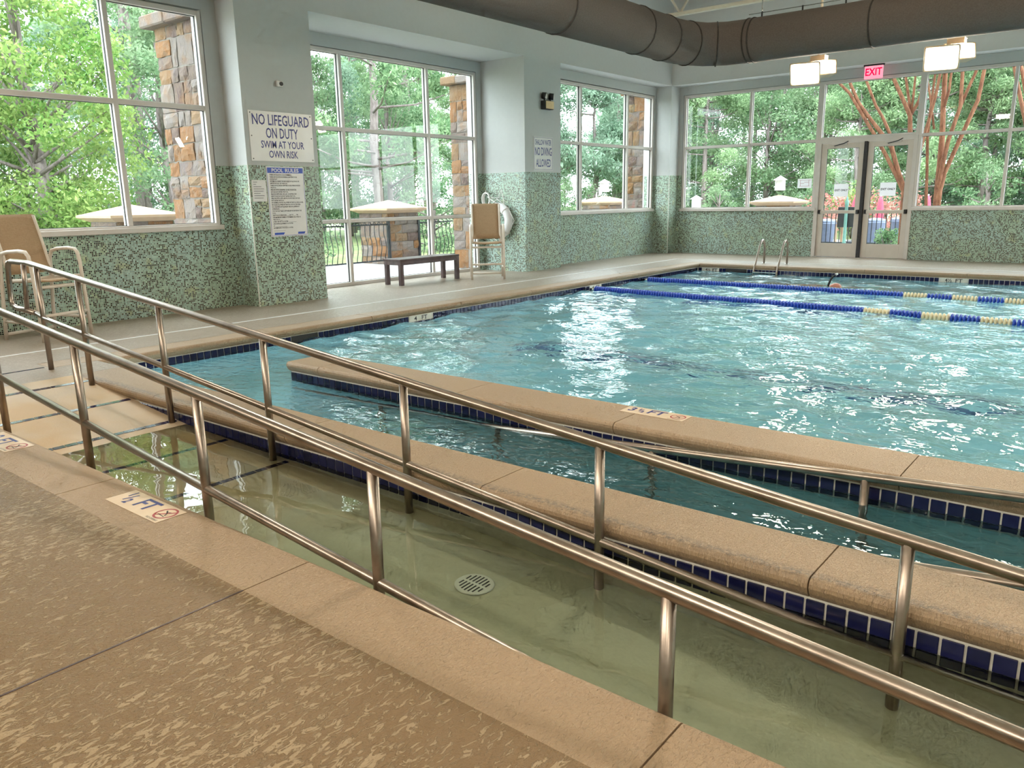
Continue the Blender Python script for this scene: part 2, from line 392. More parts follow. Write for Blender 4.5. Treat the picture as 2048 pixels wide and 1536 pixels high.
# ------------------------------------------------------------------ room shell
m = MB()
m.box(-10.25, XR, YE0, 6.3, -.3, 1.075).box(-10.25, XR, YE0, 6.3, 3.84, ZB).box(-10.25, XR, 6.09, 6.3, 1.075, 3.84).box(-10.25, XR, YE0, 1.6, 1.075, 3.84)
m.box(-10.25, XP, 6.3, 7.47, -.3, ZB).box(-10.9, -10.25, 7.33, 7.47, -.3, ZB).box(-10.9, XP, 12.33, 13.5, -.3, ZB)
m.box(-10.25, XP, YE0, YF + .2, ZB, ZC)
m.box(-10.9, -10.25, 6.3, 13.5, ZB, ZC)
m.box(-10.9, XA, 7.47, 12.33, 3.79, ZB).box(-10.9, XA, 12.19, 12.33, -.3, 3.79).box(-10.9, XA, 7.47, 7.55, -.3, 3.79)
m.box(-10.25, XR, 13.5, YF + .2, -.3, 1.06).box(-10.25, XR, 13.5, YF + .2, 3.79, ZB).box(-10.25, XR, 18.06, YF + .2, 1.06, 3.79).box(-10.25, XR, 13.5, 13.6, 1.06, 3.79)
struct(m.build('wall_left', 'wall'))
m = MB()
m.box(XR, XP, YB, YF + .2, -.3, ZB)
m.box(XP, XE, YB, YF + .2, ZB, ZC).box(XP, XE, YF, YF + .2, 3.79, ZB)
m.box(XP, -6.14, YF, YF + .2, -.3, 1.05).box(-4.12, XE, YF, YF + .2, -.3, 1.05).box(XP, -9.47, YF, YF + .2, 1.05, 3.79).box(4.2, XE, YF, YF + .2, 1.05, 3.79)
struct(m.build('wall_far', 'wall'))
struct(MB().box(XE, XE + .2, YE0, YF + .2, -.3, ZC).build('wall_right', 'wall'))
struct(MB().box(-10.25, XE + .2, YE0 - .2, YE0, -.3, ZC).build('wall_back', 'wall'))
struct(MB().box(-10.9, XE + .2, YE0 - .2, YF + .2, ZC, ZC + .15).build('ceiling', 'ceiling'))
# cream tile corner trims
for i, (x, y, s_) in enumerate(((XP, 6.3, 1), (XP, YB, 1))):
    struct(MB().box(x - .009, x + .003, y - .003, y + .009, 0, 1.9).build('trim_%d' % (i + 1), 'ivory'))

# floor
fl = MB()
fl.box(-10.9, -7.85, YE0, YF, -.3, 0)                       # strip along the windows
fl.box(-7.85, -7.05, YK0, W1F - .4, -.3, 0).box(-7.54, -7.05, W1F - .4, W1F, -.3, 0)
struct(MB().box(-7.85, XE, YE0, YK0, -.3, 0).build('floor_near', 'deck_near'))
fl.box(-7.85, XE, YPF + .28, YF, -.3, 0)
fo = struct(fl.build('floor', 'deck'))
# narrow white drain channel let into the deck
dr = MB().box(-8.54, -8.50, -2, 16.57, -.004, .004).box(-8.50, XE, 16.53, 16.57, -.004, .004)
struct(dr.build('trim_3', 'white'))
# saw-cut joint in the near deck
MB().box(-2.482, -2.474, -3, YK0, -.002, .0015).build('joint', 'wood', fo)

# coping profiles
def cop(y0, y1, lip0=True, lip1=True):
    q = []
    R_ = .032
    if lip0:
        q += [(y0 + .03, ZT), (y0 + .012, -.062)] + [(y0 + R_ - R_ * math.cos(a), -R_ + R_ * math.sin(a)) for a in (math.radians(t) for t in (-40, -10, 20, 45, 70, 90))]
    else: q += [(y0, ZT), (y0, 0)]
    if lip1:
        q += [(y1 - R_ + R_ * math.cos(a), -R_ + R_ * math.sin(a)) for a in (math.radians(t) for t in (90, 70, 45, 20, -10, -40))] + [(y1 - .012, -.062), (y1 - .03, ZT)]
    else: q += [(y1, 0), (y1, ZT)]
    return q
def coping_run(parent, prof, cuts, axis='x', mat='coping'):
    for a, b in zip(cuts[:-1], cuts[1:]):
        MB().prism(prof, a + .003, b - .003, axis).build('coping_slab', mat, parent)

tile_me = MB().bbox(-TP / 2 + .0045, TP / 2 - .0045, -.008, .004, -TP / 2 + .0045, TP / 2 - .0045, .002).mesh('tile', 'tile')
def tiles(parent, fixed, a0, a1, axis, sgn, rows=2, stuff_from=None, skip=()):
    """3 inch glazed tiles on a face; axis 'x': face looks along -y/+y; 'y': face looks along +x"""
    n = int((a1 - a0) / TP); st = MB()
    for r in range(rows):
        for i in range(n):
            a = a0 + (i + .5) * TP; z = ZT - .004 - (r + .5) * TP
            if any(lo < a < hi for lo, hi in skip) and r == 0: continue
            P_ = (a, fixed, z) if axis == 'x' else (fixed, a, z)
            if stuff_from is not None and a > stuff_from:
                h = TP / 2 - .0045
                if axis == 'x': st.box(a - h, a + h, fixed - .006, fixed + .006, z - h, z + h)
                else: st.box(fixed - .006, fixed + .006, a - h, a + h, z - h, z + h)
            else:
                o = piece('tile', tile_me, parent, P_)
                if axis == 'y': o.rotation_euler = (0, 0, math.pi / 2)
                elif sgn < 0: pass
    if st.v: tag(st.build('tile_band', 'tile', parent), kind='stuff')

# pool basin
struct(MB().box(XPW - .3, XE, W1F - .1, YPF + .3, -1.45, -1.25).build('floor_pool', 'plaster'))
wl = struct(MB().box(XPW - .3, XPW, W1F - .03, YPF + .3, -1.25, ZT - .17).build('wall_pool_left', 'plaster'))
MB().box(XPW - .1, XPW - .004, W1F - .03, YPF, ZT - .17, ZT).build('grout_bed', 'grout', wl)
coping_run(wl, [(-y, z) for y, z in cop(-(XPW + .028), 7.86, True, False)], [W1F - .4, 4.9, 6.55, 8.2, 9.85, 11.5, 13.15, 14.8, YPF + .3], 'y')
SK1 = (5.35, 5.72); MK1 = (7.2, 7.62); MK2 = (11.52, 11.9)
tiles(wl, XPW, W1F, YPF, 'y', 1, 2, 9.0, (SK1, MK1, MK2))
wf = struct(MB().box(XPW, XE, YPF, YPF + .3, -1.25, ZT - .17).build('wall_pool_far', 'plaster'))
MB().box(XPW, XE, YPF + .004, YPF + .1, ZT - .17, ZT).build('grout_bed', 'grout', wf)
coping_run(wf, cop(YPF - .028, YPF + .29, True, False), [XPW + .03, -5.9, -4.2, -2.5, -.8, .9, 2.6, 4.3, XE])
SK2 = (-6.98, -6.5); MK3 = (-7.46, -7.08); MK4 = (-2.9, -2.5)
tiles(wf, YPF, XPW, XE, 'x', -1, 2, -99, (SK2, MK3, MK4))
def skimmer(parent, ax, lo, hi):
    q = MB()
    if ax == 'y': q.box(XPW - .2, XPW - .02, lo, hi, ZT - .15, ZT - .005)
    else: q.box(lo, hi, YPF + .02, YPF + .2, ZT - .15, ZT - .005)
    q.build('skimmer_mouth', 'black', parent)
for pw, a_, s_ in ((wl, 'y', SK1), (wf, 'x', SK2)):
    q = MB()
    if a_ == 'y': q.box(XPW - .012, XPW + .004, s_[0], s_[1], ZT - .15, ZT - .005)
    else: q.box(s_[0], s_[1], YPF - .004, YPF + .012, ZT - .15, ZT - .005)
    q.build('skimmer_mouth', 'black', pw)
# lane markings on the pool floor
for y in (7.75, 12.3):
    q = MB().box(-5.7, XE, y - .12, y + .12, -1.25, -1.244).box(-5.95, -5.7, y - .35, y + .35, -1.25, -1.244)
    q.build('lane_marking', 'lane', bpy.data.objects['floor_pool'])

# peninsula between ramp channel and pool
wp = struct(MB().box(-5.97, XE, YPT + .03, YPN - .03, -1.25, ZT).build('wall_peninsula', 'grout'))
pc = [-6.0, -5.55, -3.92, -2.55, -.86, .8, 2.4, 4.2, XE]
coping_run(wp, cop(YPT, YPN), pc)
tiles(wp, YPT + .03, -5.965, .6, 'x', -1)
MB().box(-5.975, -5.965, YPT + .03, YPN - .03, ZT - .16, ZT).build('tile_end', 'tile', wp)
MB().box(-5.965, XE, YPT + .022, YPT + .03, -1.25, ZT - .18).build('plaster_face', 'plaster', wp)
# wall between the two ramp channels
ww = struct(MB().box(-7.05, XE, W1N + .03, W1F - .03, -1.25, ZT).build('wall_ramp', 'grout'))
coping_run(ww, cop(W1N, W1F), [-7.05, -5.75, -4.1, -2.48, -.85, .8, 2.4, 4.2, XE], mat='scuffed')
tiles(ww, W1N + .03, -6.5, .6, 'x', -1)
MB().box(-7.05, XE, W1F - .03, W1F - .022, -1.25, ZT).build('plaster_face', 'plaster', ww)
# near coping strip and its channel face
wn_ = struct(MB().box(-7.05, XE, YK0 + .02, YK1 - .03, -1.25, ZT).build('wall_kerb', 'ramp'))
coping_run(wn_, cop(YK0, YK1, False, True), [-7.05, -5.76, -4.12, -2.478, -.84, .8, 2.4, 4.2, XE])

# sloping ramp floors
rp = MB(); X1 = 2.0
rp.add([(-7.05, YK1 - .03, 0), (-7.05, W1N + .03, 0), (X1, YK1 - .03, ramp_z(X1)), (X1, W1N + .03, ramp_z(X1)), (XE, YK1 - .03, ramp_z(X1)), (XE, W1N + .03, ramp_z(X1)),
        (-7.05, YK1 - .03, -1.25), (-7.05, W1N + .03, -1.25), (XE, YK1 - .03, -1.25), (XE, W1N + .03, -1.25)],
       [(0, 2, 3, 1), (2, 4, 5, 3), (0, 6, 8, 4, 2), (1, 3, 5, 9, 7), (6, 7, 9, 8), (0, 1, 7, 6), (4, 8, 9, 5)])
ro = struct(rp.build('floor_ramp', 'ramp'))
r2_ = MB().add([(-5.6, W1F - .03, -1.24), (-5.6, YPT + .03, -1.24), (XE, W1F - .03, -.62), (XE, YPT + .03, -.62), (XE, W1F - .03, -1.3), (XE, YPT + .03, -1.3)],
               [(0, 2, 3, 1), (0, 4, 2), (1, 3, 5), (2, 4, 5, 3), (0, 1, 5, 4)])
struct(r2_.build('floor_return_ramp', 'plaster'))
sl = math.atan(.09)
st_me = MB().bbox(-.022, .022, -TP / 2 + .002, TP / 2 - .002, -.004, .0025, .001).mesh('stripe_tile', 'tile')
for x in (-6.81, -6.13, -5.45, -4.78, -4.10):
    n = int((2.74 - 1.80) / TP)
    for i in range(n + 1):
        o = piece('stripe_tile', st_me, ro, (x, 1.83 + i * TP, ramp_z(x))); o.rotation_euler = (0, sl, 0)
MB().box(-7.63, -7.60, 1.9, 2.75, -.002, .002).build('landing_strip', 'tile', fo)

# water
def water_mesh(name, x0, x1, y0, y1, step, amp, mat, seed, hole=None):
    nx, ny = int((x1 - x0) / step) + 1, int((y1 - y0) / step) + 1
    xs, ys = np.linspace(x0, x1, nx), np.linspace(y0, y1, ny); X, Y = np.meshgrid(xs, ys, indexing='ij')
    rg = np.random.default_rng(seed); Z = np.zeros_like(X)
    for k in range(46):
        lam = .22 * (4.2 ** rg.random()); th = rg.random() * 2 * math.pi; kk = 2 * math.pi / lam
        Z += lam * np.sin(kk * (X * math.cos(th) + Y * math.sin(th)) + rg.random() * 6.28)
    Z *= amp(X, Y) if callable(amp) else amp
    v = np.stack([X, Y, ZW + Z], -1).reshape(-1, 3)
    i = np.arange(nx - 1)[:, None] * ny + np.arange(ny - 1)[None, :]
    f = np.stack([i, i + ny, i + ny + 1, i + 1], -1).reshape(-1, 4)
    if hole is not None:
        cc = v[f].mean(1); f = f[~((cc[:, 0] > hole[0]) & (cc[:, 0] < hole[1]) & (cc[:, 1] > hole[2]) & (cc[:, 1] < hole[3]))]
    me = bpy.data.meshes.new(name); me.from_pydata(v.tolist(), [], f.tolist()); me.materials.append(MT[mat]); me.polygons.foreach_set('use_smooth', [True] * len(f))
    o = bpy.data.objects.new(name, me); COL.objects.link(o); o.cycles.is_caustics_caster = True; return o
def amp_main(X, Y):
    a = np.clip((Y - 4.3) / 1.0, 0, 1) * .0034 + .0005
    a = a * (1 - .35 * np.clip((Y - 11.5) / 2, 0, 1))
    return a
tag(water_mesh('pool_water', XPW + .003, XE - .003, W1F - .018, YPF - .003, .045, amp_main, 'pool_water', 3, (-5.985, XE, YPT + .018, YPN - .018)), 'rippled turquoise water filling the main swimming pool', 'water', kind='stuff')
tag(water_mesh('ramp_water', -5.4, XE - .003, YK1 - .028, W1N + .02, .05, .0002, 'calm_water', 5), 'clear shallow water lying over the near sloping ramp', 'water', kind='stuff')

# ------------------------------------------------------------------ windows and door
def pane(parent, ax, c0, a0, a1, z0, z1):
    g = MB(); k = MB(); t = .012; e = .010
    if ax == 'y': g.box(c0 - .004, c0 + .004, a0, a1, z0, z1)
    else: g.box(a0, a1, c0 - .004, c0 + .004, z0, z1)
    p_ = g.build('pane', 'glass', parent)
    for (b0, b1, q0, q1) in ((a0, a0 + e, z0, z1), (a1 - e, a1, z0, z1), (a0, a1, z0, z0 + e), (a0, a1, z1 - e, z1)):
        if ax == 'y': k.box(c0 - t, c0 + t, b0, b1, q0, q1)
        else: k.box(b0, b1, c0 - t, c0 + t, q0, q1)
    k.build('gasket', 'gasket', p_)
def window(name, ax, c0, cuts_a, cuts_z, fwid=.06, dep=.06, sill=True, skip=None, fr_a=True):
    """storefront glazing: vertical members at cuts_a, horizontals at cuts_z, one pane per opening"""
    h = fwid / 2
    def bx(m_, a0, a1, z0, z1, d0=-dep, d1=dep):
        return m_.bbox(c0 + d0, c0 + d1, a0, a1, z0, z1, .004) if ax == 'y' else m_.bbox(a0, a1, c0 + d0, c0 + d1, z0, z1, .004)
    A0, A1, Z0, Z1 = cuts_a[0], cuts_a[-1], cuts_z[0], cuts_z[-1]
    f = MB(); bx(f, A0, A0 + fwid, Z0, Z1); bx(f, A1 - fwid, A1, Z0, Z1); bx(f, A0 + fwid, A1 - fwid, Z1 - fwid, Z1); bx(f, A0 + fwid, A1 - fwid, Z0, Z0 + fwid)
    w_ = struct(f.build(name, 'frame'))
    for a in cuts_a[1:-1]: bx(MB(), a - h, a + h, Z0 + fwid, Z1 - fwid, -dep * .98, dep * .98).build('mullion', 'frame', w_)
    for i in range(len(cuts_a) - 1):
        a0 = cuts_a[i] + (fwid if i == 0 else h); a1 = cuts_a[i + 1] - (fwid if i == len(cuts_a) - 2 else h)
        for z in cuts_z[1:-1]: bx(MB(), a0, a1, z - h, z + h, -dep * .95, dep * .95).build('transom', 'frame', w_)
        for j in range(len(cuts_z) - 1):
            if skip and skip(i, j): continue
            z0 = cuts_z[j] + (fwid if j == 0 else h); z1 = cuts_z[j + 1] - (fwid if j == len(cuts_z) - 2 else h)
            pane(w_, ax, c0, a0 - .004, a1 + .004, z0 - .004, z1 + .004)
    if sill:
        q = MB(); sg = 1 if ax == 'y' else -1
        if ax == 'y': q.bbox(c0 - dep, c0 + dep + .045, A0 - .03, A1 + .03, Z0 - .03, Z0 + .035, .006)
        else: q.bbox(A0 - .03, A1 + .03, c0 - dep - .045, c0 + dep, Z0 - .03, Z0 + .035, .006)
        q.build('sill', 'frame', w_)
    return w_
window('window_1', 'y', -10.06, [1.62, 2.87, 4.85, 6.08], [1.09, 2.63, 3.82])
window('window_2', 'y', -10.71, [7.56, 8.87, 10.86, 12.18], [0.0, 1.085, 2.56, 3.78], sill=False)
window('window_3', 'y', -10.06, [13.62, 14.87, 16.82, 18.04], [1.07, 2.545, 3.775])
window('window_4', 'x', YF + .05, [-9.45, -7.75, -6.15], [1.055, 2.545, 3.775])
window('window_5', 'x', YF + .05, [-6.15, -4.115], [2.545, 3.775], sill=False)
w6 = window('window_6', 'x', YF + .05, [-4.115, -2.5, -.85, .8, 2.45, 4.2], [1.055, 2.545, 3.775])

def door():
    d = bpy.data.objects.new('door_1', None); COL.objects.link(d); d.location = (-5.13, YF + .05, 0); struct(d)
    y0, y1 = YF - .02, YF + .11
    MB().bbox(-6.15, -6.07, y0, y1, 0, 2.545, .004).bbox(-4.195, -4.115, y0, y1, 0, 2.545, .004).bbox(-6.07, -4.195, y0, y1, 2.47, 2.56, .004).build('door_frame', 'frame', d)
    MB().bbox(-5.165, -5.095, y0 - .01, y1, 0, 2.48, .004).build('center_post', 'black', d)
    MB().box(-6.1, -4.16, y0 - .03, y1, 0, .012).build('threshold', 'chrome', d)
    for (a0, a1, s_) in ((-6.065, -5.172, -1), (-5.088, -4.20, 1)):
        L = MB(); ya, yb = YF + .015, YF + .06; g0, g1 = a0 + .115, a1 - .105
        L.bbox(a0, g0, ya, yb, .015, 2.465, .004).bbox(g1, a1, ya, yb, .015, 2.465, .004).bbox(g0, g1, ya, yb, .015, .31, .004).bbox(g0, g1, ya, yb, 2.36, 2.465, .004)
        lf = L.build('door_leaf', 'doorpaint', d)
        pane(lf, 'x', YF + .038, g0 - .004, g1 + .004, .305, 2.365)
        b = MB().bbox(a0 + .07, a1 - .05, ya - .075, ya - .035, .965, 1.035, .008).build('push_bar', 'doorpaint', lf)
        MB().bbox(a0 + .03, a0 + .075, ya - .085, ya, .955, 1.045, .006).build('bar_end', 'black', lf)
        MB().bbox(a1 - .055, a1 - .005, ya - .085, ya, .955, 1.045, .006).build('bar_end', 'black', lf)
        cx = (a0 + a1) / 2 + .06 * s_
        c_ = MB().bbox(cx - .16, cx + .16, ya - .065, ya, 2.43, 2.49, .006).build('door_closer', 'frame', lf)
        MB().tube([(cx - .1, ya - .07, 2.41), (cx + .12, ya - .16, 2.45), (cx + .17, ya - .03, 2.5)], .011, 6).build('closer_arm', 'black', lf)
door()
def paper(x0, x1, z0, z1, lines, label, y=YF + .027, mat='ink'):
    t = thing('paper_notice', ((x0 + x1) / 2, y, z0), label, 'notice')
    MB().box(x0, x1, y - .002, y, z0, z1).build('sheet', 'paper', t)
    for (s_, sz, zz, xs) in lines:
        map_mb(text_mb(s_, sz, xs, bold=.002), ((x0 + x1) / 2, y - .0028, zz), (1, 0, 0), (0, 0, 1)).build('lettering', mat, t)
    return t
paper(-5.75, -5.44, 1.33, 1.60, [('EXIT ONLY', .058, 1.465, .95)], 'white EXIT ONLY paper taped to the left door leaf', YF + .030)
paper(-4.79, -4.47, 1.33, 1.61, [('EXIT ONLY', .060, 1.47, .95)], 'white EXIT ONLY paper taped to the right door leaf', YF + .030)
t = paper(-6.57, -6.25, 1.53, 1.735, [], 'small floor plan notice on the window left of the doors', YF + .040)
q = MB(); y_ = YF + .037
for (a, b, z0, z1) in ((-6.53, -6.28, 1.70, 1.706), (-6.53, -6.30, 1.57, 1.576), (-6.51, -6.504, 1.57, 1.706), (-6.32, -6.314, 1.57, 1.706), (-6.50, -6.42, 1.63, 1.636), (-6.42, -6.32, 1.655, 1.661)): q.box(a, b, y_ - .001, y_, z0, z1)
q.build('plan_lines', 'maroon', t)
# hanging exit sign
t = thing('exit_sign', (-5.02, YB + .12, 3.70), 'glowing red EXIT sign hanging over the double doors', 'sign')
MB().bbox(-5.20, -4.84, YB + .10, YB + .14, 3.70, 3.95, .006).build('panel', 'exitface', t)
map_mb(text_mb('EXIT', .20, .80, bold=.004), (-5.02, YB + .0985, 3.826), (1, 0, 0), (0, 0, 1)).build('lettering', 'exitred', t)
MB().bbox(-5.22, -4.82, YB + .09, YB + .15, 3.95, 3.98, .003).build('mount_rail', 'black', t)

# ------------------------------------------------------------------ signs on the pillars
UY, UZ = (0, 1, 0), (0, 0, 1)
def sign_board(name, y0, y1, z0, z1, label, x=XP, mat='signwhite', tk=.008):
    t = thing(name, (x + tk / 2, (y0 + y1) / 2, z0), label, 'sign')
    MB().bbox(x, x + tk, y0, y1, z0, z1, .002).build('board', mat, t); return t
def lettering(t, s_, size, yc, zc, mat, xs=.8, x=XP + .0092, bold=.0, align='CENTER', res=2):
    return map_mb(text_mb(s_, size, xs, align, bold, res), (x, yc, zc), UY, UZ).build('lettering', mat, t)
t = sign_board('lifeguard_sign', 6.37, 7.40, 1.955, 2.605, 'white sign reading NO LIFEGUARD ON DUTY SWIM AT YOUR OWN RISK')
for s_, ch, z, wd in (('NO LIFEGUARD', .142, 2.495, .92), ('ON DUTY', .138, 2.325, .52), ('SWIM AT YOUR', .098, 2.175, .70), ('OWN RISK', .098, 2.048, .47)):
    map_mb(fit_mb(s_, ch, wd, bold=.012), (XP + .0092, 6.885, z), UY, UZ).build('lettering', 'navy', t)
q = MB()
for y in (6.40, 7.37):
    for z in (1.985, 2.28, 2.575): q.tube([(XP + .006, y, z), (XP + .012, y, z)], .008, 8).build('screw', 'black', t); q = MB()
t = sign_board('rules_sign', 6.575, 7.195, .94, 1.885, 'tall POOL RULES board with blue heading on the mosaic pillar')
MB().box(XP + .008, XP + .0095, 6.595, 7.175, 1.80, 1.872).build('heading_band', 'royal', t)
for w_, wd, yc in (('POOL', .185, 6.755), ('RULES', .225, 6.995)): map_mb(fit_mb(w_, .052, wd, bold=.02), (XP + .0105, yc, 1.836), UY, UZ).build('lettering', 'signwhite', t)
rules = ['THERE SHOULD BE NO SOLO SWIMMING.', 'THERE SHOULD BE NO RUNNING, BOISTEROUS OR\nROUGH PLAY.', 'NO PERSON UNDER THE INFLUENCE OF ALCOHOL OR\nDRUGS SHOULD USE THE POOL.',
         'THERE SHOULD BE NO SPITTING OR BLOWING NOSE IN\nTHE POOL.', 'PERSONS WITH DIARRHEAL ILLNESS OR NAUSEA\nSHOULD NOT ENTER THE POOL.', 'PERSONS WITH SKIN, EYE, EAR OR RESPIRATORY\nINFECTIONS SHOULD NOT ENTER THE POOL.',
         'PERSONS WITH OPEN LESIONS OR WOUNDS SHOULD\nNOT ENTER THE POOL.', 'NO ANIMALS OR PETS ALLOWED IN THE POOL ENCLOSURE.', 'NO GLASS ALLOWED IN THE POOL OR ON THE DECK.',
         'NO CHILDREN SHOULD BE IN THE POOL WITHOUT\nSUPERVISION.', 'YOU SHOULD TAKE A SHOWER BEFORE ENTERING THE\nPOOL.', 'THE POOL IS OPEN FROM ____ A.M. TO ____ P.M.',
         'THE MAXIMUM NUMBER OF SWIMMERS ALLOWED IN\nTHE POOL IS ____', 'A FIRST AID KIT IS LOCATED ______________', 'LIFE SAVING EQUIPMENT IS LOCATED\nAT ____________________', 'AN EMERGENCY PHONE IS LOCATED\n____________________']
body = []; 
for i, r_ in enumerate(rules): body += r_.split('\n')
z = 1.775; dz = (1.775 - 1.03) / (len(body) - 1)
for ln in body:
    map_mb(text_mb(ln, .0245, .78, 'LEFT', .0006, 1), (XP + .0092, 6.625, z), UY, UZ).build('rule_line', 'ink', t); z -= dz
for (a, b) in ((6.63, 6.80), (7.02, 7.15)): MB().add([(XP + .0095, a, .965), (XP + .0095, b - .02, .965), (XP + .0095, b, .995), (XP + .0095, a + .004, .995)], [(0, 1, 2, 3)]).build('corner_logo', 'royal', t)
fr = MB()
for (a, b, c_, d_) in ((6.585, 6.589, .952, 1.873), (7.181, 7.185, .952, 1.873), (6.585, 7.185, .952, .956)): fr.box(XP + .008, XP + .0092, a, b, c_, d_)
fr.build('border_line', 'royal', t)
t = sign_board('permit_sheet', 6.335, 6.56, 1.42, 1.705, 'small pinkish framed sheet left of the rules board', mat='signwhite')
q = MB()
for i, w_ in enumerate((.06, .0, .12, .16, .15, .10, .16, .14)): q.box(XP + .008, XP + .0092, 6.36, 6.36 + max(w_, .04), 1.675 - i * .03, 1.681 - i * .03)
q.build('print_lines', 'ink', t)
t = thing('wall_camera', (XP + .03, 6.89, 2.94), 'small white wall camera with dark lens high on the pillar', 'camera')
MB().bbox(XP, XP + .05, 6.845, 6.935, 2.93, 3.01, .01).build('body', 'white', t)
MB().tube([(XP + .045, 6.90, 2.97), (XP + .062, 6.90, 2.97)], .027, 14).build('lens', 'black', t)
t = sign_board('diving_sign', 12.60, 13.22, 1.935, 2.565, 'white sign reading SHALLOW WATER NO DIVING ALLOWED')
for s_, ch, z, wd in (('SHALLOW WATER', .10, 2.46, .52), ('NO DIVING', .155, 2.29, .54), ('ALLOWED', .15, 2.075, .48)): map_mb(fit_mb(s_, ch, wd, bold=.012), (XP + .0092, 12.91, z), UY, UZ).build('lettering', 'navy', t)
fr = MB()
for (a, b, c_, d_) in ((12.615, 12.62, 1.95, 2.55), (13.2, 13.205, 1.95, 2.55), (12.615, 13.205, 1.95, 1.955), (12.615, 13.205, 2.545, 2.55)): fr.box(XP + .008, XP + .0092, a, b, c_, d_)
fr.build('border_line', 'navy', t)
t = thing('emergency_light', (XP + .06, 12.98, 3.07), 'brass fronted emergency light with two round lamps on the pillar', 'light')
MB().bbox(XP, XP + .11, 12.84, 13.12, 3.07, 3.23, .008).build('case', 'black', t)
MB().bbox(XP + .11, XP + .125, 12.86, 13.11, 3.08, 3.22, .004).build('cover', 'brass', t)
for (y, dx) in ((12.88, 1), (13.08, 1)):
    h = MB().tube([(XP + .06, y, 3.22), (XP + .06, y, 3.27)], .015, 8).tube([(XP + .03, y - .02 if y < 13 else y, 3.32), (XP + .10, y + (.0 if y < 13 else .05), 3.31)], .062, 16).build('lamp_head', 'black', t)
    MB().tube([(XP + .1001, y + (.0 if y < 13 else .05), 3.31), (XP + .104, y + (0 if y < 13 else .052), 3.31)], .05, 16).build('lamp_lens', 'frame', h)
# ------------------------------------------------------------------ depth markers
def no_dive(t, cx, cy, z, r, ux, uy, mat='maroon'):
    ux, uy = Vector(ux), Vector(uy); o = Vector((cx, cy, z)); q = MB()
    n = 28; vs = []
    for k in range(n):
        a = 2 * math.pi * k / n
        for rr in (r, r * .82): vs.append(o + ux * rr * math.cos(a) + uy * rr * math.sin(a))
    q.add(vs, [(2 * k, 2 * ((k + 1) % n), 2 * ((k + 1) % n) + 1, 2 * k + 1) for k in range(n)])
    for sg in (1,):
        d = (ux * .7 + uy * .7 * sg); e = (ux * .7 - uy * .7 * sg) * r * .09
        q.add([o - d * r * .86 - e, o + d * r * .86 - e, o + d * r * .86 + e, o - d * r * .86 + e], [(0, 1, 2, 3)])
    q.build('ban_symbol', mat, t)
    p_ = MB()   # stick diver
    def seg(a, b, w_):
        A, B = o + ux * a[0] * r + uy * a[1] * r, o + ux * b[0] * r + uy * b[1] * r; d = (B - A).normalized(); e = Vector((-d.y, d.x, 0)) if abs(d.z) < .5 else Vector((0, 0, 0)); e = e * w_ * r
        p_.add([A - e, B - e, B + e, A + e], [(0, 1, 2, 3)])
    seg((-.45, .4), (.1, .05), .06); seg((.1, .05), (.35, -.3), .05); seg((-.2, .2), (.25, .35), .04); seg((-.5, -.35), (.5, -.45), .04)
    p_.build('diver_mark', 'ink', t)
def deck_marker(x0, x1, y0, y1, z, parts, label, sym, nd=True):
    """tile plate flush on the coping, lettering reads from the near side"""
    t = thing('depth_marker', ((x0 + x1) / 2, (y0 + y1) / 2, z), label, 'marker')
    MB().bbox(x0, x1, y0, y1, z, z + .002, .0008).build('plate', 'marker', t)
    for (s_, sz, ax_, ay_, xs) in parts:
        map_mb(text_mb(s_, sz, xs, 'CENTER', .003), (x0 + ax_, y0 + ay_, z + .0026), (1, 0, 0), (0, 1, 0)).build('lettering', 'navy', t)
    if nd: map_mb(text_mb('NO DIVING', .018, 1.0), (sym[0], y0 + .015, z + .0026), (1, 0, 0), (0, 1, 0)).build('lettering', 'ink', t)
    no_dive(t, sym[0], sym[1], z + .0026, sym[2], (1, 0, 0), (0, 1, 0)); return t
deck_marker(-3.85, -3.36, 1.57, 1.725, .0005, [('1', .07, .055, .115, .9), ('/', .10, .085, .085, .9), ('2', .07, .115, .055, .9), ('FT', .13, .245, .085, 1.0)], 'cream 1/2 FT depth marker on the near coping', (-3.425, 1.655, .058))
deck_marker(-5.60, -5.11, 1.565, 1.73, .0005, [('0', .13, .10, .085, 1.0), ('FT', .13, .25, .085, 1.0)], 'cream 0 FT depth marker by the top of the ramp', (-5.175, 1.655, .058))
deck_marker(-2.67, -2.21, 4.435, 4.59, .0005, [('3', .12, .055, .085, .9), ('1', .05, .105, .105, .9), ('/', .07, .12, .085, .9), ('2', .05, .14, .06, .9), ('FT', .12, .235, .085, 1.0)], 'cream 3 1/2 FT depth marker on the peninsula coping', (-2.275, 4.515, .052))
def tile_marker(ax, a0, a1, s_, label):
    z0, z1 = ZT - .004 - TP * 1.02, ZT - .004
    if ax == 'y':
        t = thing('waterline_marker', (XPW, (a0 + a1) / 2, z0), label, 'marker'); MB().box(XPW - .006, XPW + .006, a0, a1, z0, z1).build('plate', 'ivory', t)
        for k, w_ in enumerate(s_.split()): map_mb(fit_mb(w_, .058, .05 if w_ == '4' else .105, bold=.02), (XPW + .0068, a0 + (a1 - a0) * (.28, .68)[k], (z0 + z1) / 2), (0, 1, 0), (0, 0, 1)).build('lettering', 'ink', t)
    else:
        t = thing('waterline_marker', ((a0 + a1) / 2, YPF, z0), label, 'marker'); MB().box(a0, a1, YPF - .006, YPF + .006, z0, z1).build('plate', 'ivory', t)
        for k, w_ in enumerate(s_.split()): map_mb(fit_mb(w_, .058, .11, bold=.02), (a0 + (a1 - a0) * (.28, .70)[k], YPF - .0068, (z0 + z1) / 2), (1, 0, 0), (0, 0, 1)).build('lettering', 'ink', t)
tile_marker('y', *MK1, '4 FT', 'white 4 FT waterline marker on the left pool wall')
